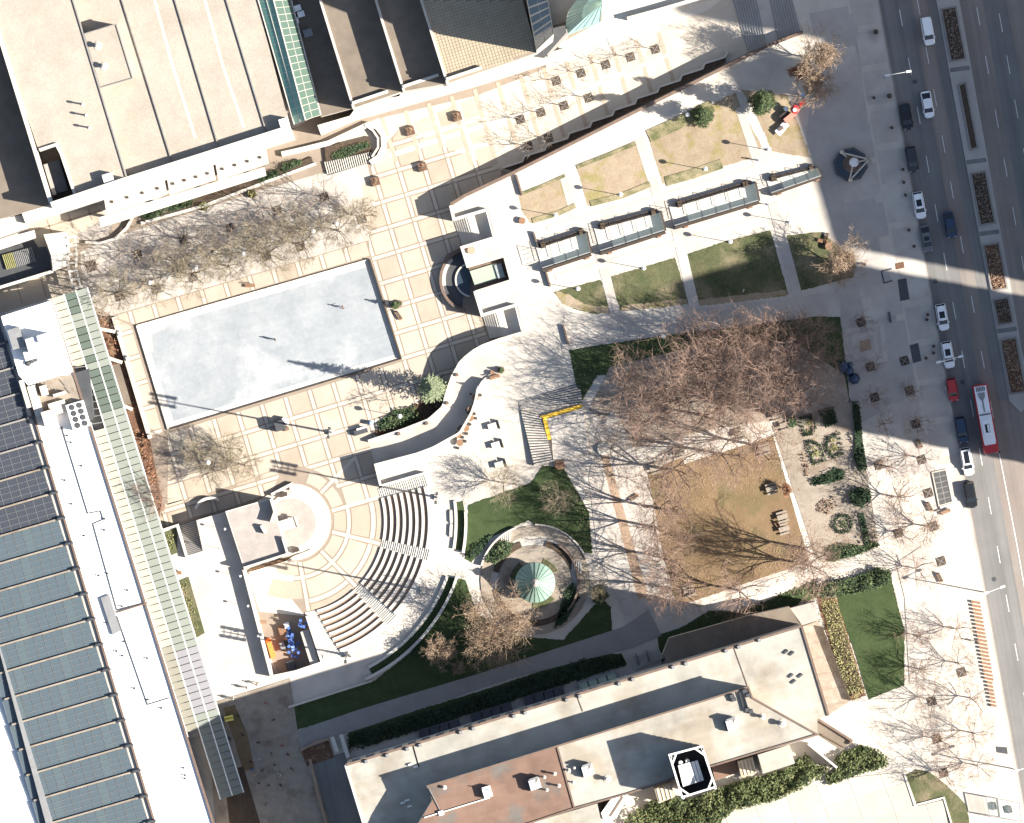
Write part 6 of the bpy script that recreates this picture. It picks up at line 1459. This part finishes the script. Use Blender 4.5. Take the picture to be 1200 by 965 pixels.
barrel(552.5, 293.5, ZT, 'round terracotta planter on the terrace above the half round fountain', .7, .9, M('terracotta', (.45, .28, .20))); barrel(708, 526, ZT, 'round white rimmed planter left of the tan lawn', 1.2, .6, conc2); barrel(656, 545, ZT, 'round brown planter at the foot of the striped steps', .9, .7); barrel(971, 289, ZT, 'brown barrel planter beside the round brown tree', .65, .9)
barrel(612, 259, ZT, 'brown tub at the left tip of the first dry lawn', .6, .7); barrel(577, 437, ZT, 'low tub beside the bench at the ramp top', .4, .6)
# bollards and bins along the kerb
bo = proto('bollard'); MB().lathe((0, 0, 0), [(.22, 0), (.22, .75), (.3, .8), (.12, .95)], 10).build('post', bronze, bo)
for k, (x, y) in enumerate(((1026, 38), (1024, 115), (1042, 113), (1045, 150), (1058, 199), (1059, 214), (1061, 229), (1065, 270), (1071, 289), (1087, 369), (1086, 375), (1094, 406), (1094, 414), (1085, 420), (1013, 310))): place(bo, P(x, y, ZT + .03), 0, f'dark round bollard on the kerb side pavement, {ordi(k)} from the top' if k < 14 else 'dark bollard at the edge of the sunlight strip', 'bollard', 'dark bollards along the kerb', 1.6 if k in (0, 2) else 1)
# red cart, covered cart, skip, bin
rc = thing('food_cart', 'small red cart with a round red and white top by the dry lawn', 'cart', P(927, 131, ZT)); MB().prism([(918, 140), (929, 131), (934, 135), (922, 145)], ZT + .4, ZT + 1.5).build('body', M('salmon paint', (.50, .20, .15)), rc); MB().prism([(913, 137), (922, 129), (926, 132), (917, 141)], ZT + .2, ZT + 1.0).build('tray', bronze, rc)
MB().lathe(P(931, 129, ZT), [(.05, 0), (.05, 2.2), (.8, 2.1), (.4, 2.4)], 12).build('parasol', red, rc); MB().lathe(P(931, 129, ZT + 2.5), [(.38, -.08), (.25, .1)], 12).build('parasol_top', whitep, rc); MB().lathe(P(921, 128, ZT), [(.45, 0), (.45, 1.3), (.2, 1.4)], 10).build('drum', whitep, rc); MB().prism([(936, 122), (943, 117), (945, 121), (938, 126)], ZT + .3, ZT + 1.2).build('hood', red, rc); MB().lathe(P(940, 112, ZT), [(.35, 0), (.35, 1.2), (.2, 1.3)], 10).build('drum', bluel, rc)
for x, y in ((919, 142), (930, 136), (938, 124)): MB().tube(P(x, y, ZT + .3), P(x + 2, y + 1.4, ZT + .3), .28, n=10).build('wheel', tyre, rc)
wt = thing('white_stand', 'white trestle table with a dark box below the red cart', 'table', P(915, 151, ZT)); MB().prism([(908, 154), (919, 142), (925, 147), (914, 160)], ZT + .75, ZT + .82, bottom=True).build('tabletop', whitep, wt); MB().prism([(912, 151), (917, 147.5), (919, 151), (914, 154)], ZT + .82, ZT + 1.1).build('box', wallb, wt)
for x, y in ((911, 154), (919, 145), (922, 148), (914, 157)): p_ = P(x, y, ZT); MB().tube(p_, (p_[0], p_[1], ZT + .76), .05).build('leg', greyd, wt)
bc = thing('covered_cart', 'cart under crumpled dark blue covers by the shaded garden', 'cart', P(994, 437, ZT))
for x, y, a, h_ in ((989, 431, 1.9, 1.4), (995, 435, 1.5, 1.7), (1001, 444, 1.8, 1.3), (996, 428, 1.0, 1.1)): MB().lathe(P(x, y, ZT), [(a * .6, 0), (a * .55, h_ * .6), (a * .35, h_), (a * .1, h_ + .1)], 7).build('cover', blue, bc)
ob = thing('storage_box', 'bright orange long container against the wall of the chair pit', 'container', P(317, 762)); MB().prism([(311, 750), (316, 748), (323, 770), (318, 773)], 0, 2.4).build('body', orange, ob); MB().prism([(310.6, 749.6), (316.4, 747.6), (318, 752), (312, 754)], 2.4, 2.5).build('lid', M('dark orange', (.5, .10, .02)), ob)
yb = thing('yellow_cart', 'yellow topped cart in the shade beside the green canopy', 'cart', P(268.5, 842, ZT)); MB().box(P(268.5, 842, ZT + .5), (1.5, .95, .9), .2).build('body', ypl, yb); MB().box(P(268.5, 842, ZT + 1.4), (1.3, .3, .06), .2).build('lid', M('olive paint', (.35, .28, .05)), yb)
for sx, sy in ((-3, -2), (3, -2), (-3, 2), (3, 2)): p_ = P(268.5 + sx, 842 + sy, ZT + .25); MB().tube((p_[0] - .06, p_[1], p_[2]), (p_[0] + .06, p_[1], p_[2]), .25, n=10).build('wheel', tyre, yb)
lt = thing('outdoor_table', 'pale blue table between the two court beds', 'table', P(205, 662, ZT)); MB().box(P(205, 662, ZT + .7), (1.1, 1.4, .06), GA).build('tabletop', M('pale blue paint', (.50, .62, .66)), lt); MB().box(P(205, 662, ZT), (.12, .9, .7), GA).build('leg', greyd, lt); MB().box(P(199, 661, ZT), (.5, 1.2, .45), GA).build('bench', bronze, lt); MB().box(P(203, 669, ZT), (1.2, .35, .45), GA).build('bench', bronze, lt)
gu = thing('utility_cabinet', 'grey slatted cabinet against the lavender canopy', 'cabinet', P(237, 783, ZT)); MB().box(P(237, 783, ZT), (1.5, 1.9, 1.1), GA).build('body', greym, gu)
for k in range(4): MB().box(P(233.5 + k * 2.2, 784 - k * .6, ZT + 1.1), (.14, 1.7, .06), GA).build('slat', greyd, gu)
# stacked chairs in the pit
rnd = random.Random(12)
chp = proto('stacking_chair')
MB().box((0, 0, .42), (.5, .5, .06)).build('seat', bluep, chp); MB().box((-.24, 0, .48), (.06, .5, .45)).build('backrest', bluep, chp)
for sx in (-1, 1):
    for sy in (-1, 1): MB().box((sx * .2, sy * .2, 0), (.05, .05, .42)).build('leg', whitem, chp)
chw = proto('stacking_chair')
MB().box((0, 0, .42), (.5, .5, .06)).build('seat', bluel, chw); MB().box((-.24, 0, .48), (.06, .5, .45)).build('backrest', bluel, chw)
for sx in (-1, 1):
    for sy in (-1, 1): MB().box((sx * .2, sy * .2, 0), (.05, .05, .42)).build('leg', whitem, chw)
for k in range(34):
    f = rnd.random(); x = 339 + f * 6 + rnd.gauss(0, 3.4); y = 737 + 32 * f + rnd.gauss(0, 4); z = rnd.choice((0, 0, .55, 1.1))
    w = rnd.random() < .35
    place(chw if w else chp, P(x, y, z), rnd.uniform(0, 6.28), 'one of the light blue plastic chairs heaped in the shaded pit' if w else 'one of the dark blue chairs heaped in the shaded pit', 'chair', 'heap of light blue chairs' if w else 'heap of dark blue chairs')
for k in range(5): place(chp, P(356 + rnd.gauss(0, 2.5), 731 + rnd.gauss(0, 3), 2.5), rnd.uniform(0, 6), 'dark blue plastic chair near the top end of the platform', 'chair', 'dark blue chairs by the platform')
tb = thing('folding_table', 'brown folding table leaning in the chair pit', 'table', P(332, 742)); MB().box(P(332, 742, .72), (1.3, 2.6, .05), GA).build('tabletop', wood, tb); MB().box(P(332, 742, 0), (.6, .1, .72), GA).build('leg', greyd, tb)
tb = thing('equipment_case', 'dark framed case in the chair pit', 'case', P(331, 757)); MB().box(P(331, 757, 0), (1.0, 1.5, .8), GA).build('body', greyd, tb); MB().box(P(331, 757, .8), (.8, 1.2, .04), GA).build('lid', greym, tb)
tb = thing('equipment_case', 'large dark case at the bottom of the chair pit', 'case', P(341, 783)); MB().box(P(341, 781, 0), (1.6, 2.0, 1.0), GA).build('body', dgreyp, tb); MB().box(P(341, 781, 1.0), (1.4, 1.8, .04), GA).build('lid', greyd, tb)
tb = thing('white_cube', 'white crate at the top of the heap of chairs', 'crate', P(336, 733)); MB().box(P(336, 733, 0), (.9, .9, .9), GA).build('body', whitem, tb); MB().box(P(336, 733, .9), (.95, .95, .06), GA).build('lid', whitep, tb)
kd_ = thing('kiosk', 'small dark kiosk with a white sign on the plaza south of the rink', 'kiosk', P(330, 498)); MB().box(P(328, 499, .03), (1.6, 1.8, 2.1), GA).build('body', greyd, kd_); MB().box(P(335, 494, .03), (.5, 1.6, 1.2), GA + .4).build('sign', whitem, kd_); MB().box(P(336, 503, .03), (.8, .6, .6), GA).build('bin', wallb, kd_)
kd_ = thing('stage_trolley', 'dark trolley with a white cover on the plaza near the bed', 'trolley', P(424, 505)); MB().box(P(423, 506, .03), (2.4, .9, .9), GA).build('body', greyd, kd_); MB().box(P(424, 502, .9), (1.9, .3, .2), GA).build('cover', whitem, kd_); MB().lathe(P(435, 496, .03), [(.4, 0), (.4, 1.1), (.2, 1.2)], 8).build('drum', bluel, kd_)
# ---- people
def person_mesh(stride, arm):
    me = bpy.data.meshes.new('skeleton')
    v = [(0, 0, .95), (0, 0, 1.2), (0, 0, 1.42), (.02, 0, 1.52), (.04, 0, 1.66), (0, .2, 1.40), (arm * .12, .25, 1.13), (arm * .3 + .05, .25, .9), (0, -.2, 1.40), (-arm * .12, -.25, 1.13), (-arm * .25 + .05, -.25, .9),
         (0, .1, .88), (stride * .12 + .02, .11, .48), (stride * .1, .11, .08), (stride * .1 + .16, .12, .05), (0, -.1, .88), (-stride * .1 + .03, -.11, .48), (-stride * .28, -.11, .10), (-stride * .28 + .15, -.12, .05),
         (arm * .34 + .1, .25, .82), (-arm * .28 + .1, -.25, .82), (.05, 0, 1.75)]
    e = [(0, 1), (1, 2), (2, 3), (3, 4), (4, 21), (2, 5), (5, 6), (6, 7), (7, 19), (2, 8), (8, 9), (9, 10), (10, 20), (0, 11), (11, 12), (12, 13), (13, 14), (0, 15), (15, 16), (16, 17), (17, 18)]
    r_ = [.15, .145, .15, .06, .10, .075, .055, .04, .075, .055, .04, .10, .075, .05, .04, .10, .075, .05, .04, .04, .04, .07]
    me.from_pydata(v, e, []); o = bpy.data.objects.new('skeleton', me); C.objects.link(o)
    md_ = o.modifiers.new('skin', 'SKIN'); o.modifiers.new('sub', 'SUBSURF').levels = 1
    for i, s_ in enumerate(me.skin_vertices[0].data): s_.radius = (r_[i], r_[i] * (1.25 if i in (0, 1, 2) else 1)); s_.use_root = i == 0
    dg = bpy.context.evaluated_depsgraph_get(); out = bpy.data.meshes.new_from_object(o.evaluated_get(dg)); bpy.data.objects.remove(o); return out
PM = [person_mesh(1, 1), person_mesh(.25, .2), person_mesh(-1, -.9)]
hairm = M('dark hair', (.03, .02, .015), None, 1, .8); hairl = M('fair hair', (.30, .20, .10), None, 1, .8)
cl_ = {'black': (.02, .02, .022), 'dark red': (.20, .03, .03), 'navy': (.02, .03, .07), 'brown': (.12, .07, .04), 'red': (.45, .05, .05), 'grey': (.2, .2, .2), 'white': (.7, .7, .7), 'pink': (.5, .22, .25), 'blue': (.06, .14, .40), 'green': (.04, .07, .05)}
PCACHE = {}
def person(x, y, z, coat, label, rz, pose, trousers='navy', fair=False):
    key = (pose, coat, trousers)
    if key not in PCACHE:
        me = PM[pose].copy(); me.name = 'person'; me.materials.clear()
        for nm_, c_ in ((coat, cl_[coat]), (trousers, cl_[trousers])): me.materials.append(M(nm_ + ' cloth', c_, None, 3, .9))
        me.materials.append(skin); me.materials.append(blackp)
        for f in me.polygons:
            zc = f.center.z; f.material_index = 2 if zc > 1.5 or (zc < .87 and abs(f.center.y) > .19) else 0 if zc > .9 else 1 if zc > .12 else 3
            f.use_smooth = True
        PCACHE[key] = me
    o = bpy.data.objects.new('person', PCACHE[key]); C.objects.link(o); o.location = P(x, y, z); o.rotation_euler = (0, 0, rz); tag(o, label, 'person', 'people walking about the plaza')
    MB().lathe((.03, 0, 1.66), [(.11, 0), (.125, .06), (.10, .13), (.04, .165)], 10).build('hair', hairl if fair else hairm, o)
PP = [(311.8, 824, 'dark red', 'person in dark red crossing alone nearest the lawn corner'), (321, 843.6, 'black', 'person in black alone on the shaded court right of the sandy strip'), (280, 839, 'brown', 'person in brown at the upper sandy strip'), (285, 861, 'black', 'person in black on the middle of the sandy strip'),
      (273.5, 818.5, 'white', 'person in white where the shade begins above the sandy strip'), (303, 870, 'black', 'person in black walking in the middle of the shaded court'), (314.7, 870, 'grey', 'person in grey right of the walker in black, mid court'), (330.6, 873.5, 'red', 'person in red at the right of the shaded court'), (318, 884.5, 'black', 'person in black above the pair in the lower court'),
      (337.8, 884, 'dark red', 'person in dark red nearest the side of the sunken strip'), (322, 896.5, 'navy', 'person in navy in the centre of the lower court'), (307.5, 902.5, 'brown', 'person in brown beside the group at the canopy end'), (342, 901, 'black', 'person in black furthest right in the lower court'), (315, 920, 'black', 'person in black low in the court, left of two'),
      (329.4, 920, 'black', 'person in black low in the court, right of two'), (327.5, 907.5, 'white', 'person in a white coat in the lower court'), (297, 908, 'pink', 'person in pink in the group at the canopy end'), (295, 893, 'dark red', 'person in dark red at the end of the sandy strip'), (295.5, 901, 'blue', 'person in blue in the group at the canopy end'), (303.6, 918, 'brown', 'person in brown below the group at the canopy end'), (312, 942, 'green', 'person in green lowest in the shaded court'),
      (269, 865, 'navy', 'person in navy beside the green canopy edge in shade'), (304, 890, 'white', 'person in white mid way along the shaded court')]
rp_ = random.Random(6)
for k, (x, y, c_, lab) in enumerate(PP): person(x, y, ZT + .06, c_, lab, rp_.uniform(0, 6.28), k % 3, 'navy' if c_ != 'navy' else 'grey', k % 4 == 0)
for k, (x, y, z, c_, lab) in enumerate(((1145.5, 752, ZT, 'brown', 'person walking on the white pavement beside the slatted row'), (289, 806, ZT, 'brown', 'left of two walkers in the sunny upper court'), (301.5, 801, ZT, 'brown', 'right of two walkers in the sunny upper court'), (887, 188, ZT, 'blue', 'person in light blue sitting out on the dry lawn edge'), (871, 341, ZT + .08, 'white', 'person in white on the shaded green lawn'), (898, 240, ZT, 'blue', 'person in blue at the rightmost glass bay'), (402, 360.5, .12, 'dark red', 'skater in dark red on the right half of the rink'), (322.5, 398, .12, 'brown', 'skater in brown in the middle of the rink'), (560, 453, ZT, 'blue', 'person in blue at the top cafe table'), (411, 769, ZT, 'white', 'person in white below the amphitheatre end'), (1107, 455, ZT, 'white', 'person in white on the kerb beside the red car'))): person(x, y, z, c_, lab, rp_.uniform(0, 6.28), k % 3, 'grey', k % 2 == 0)
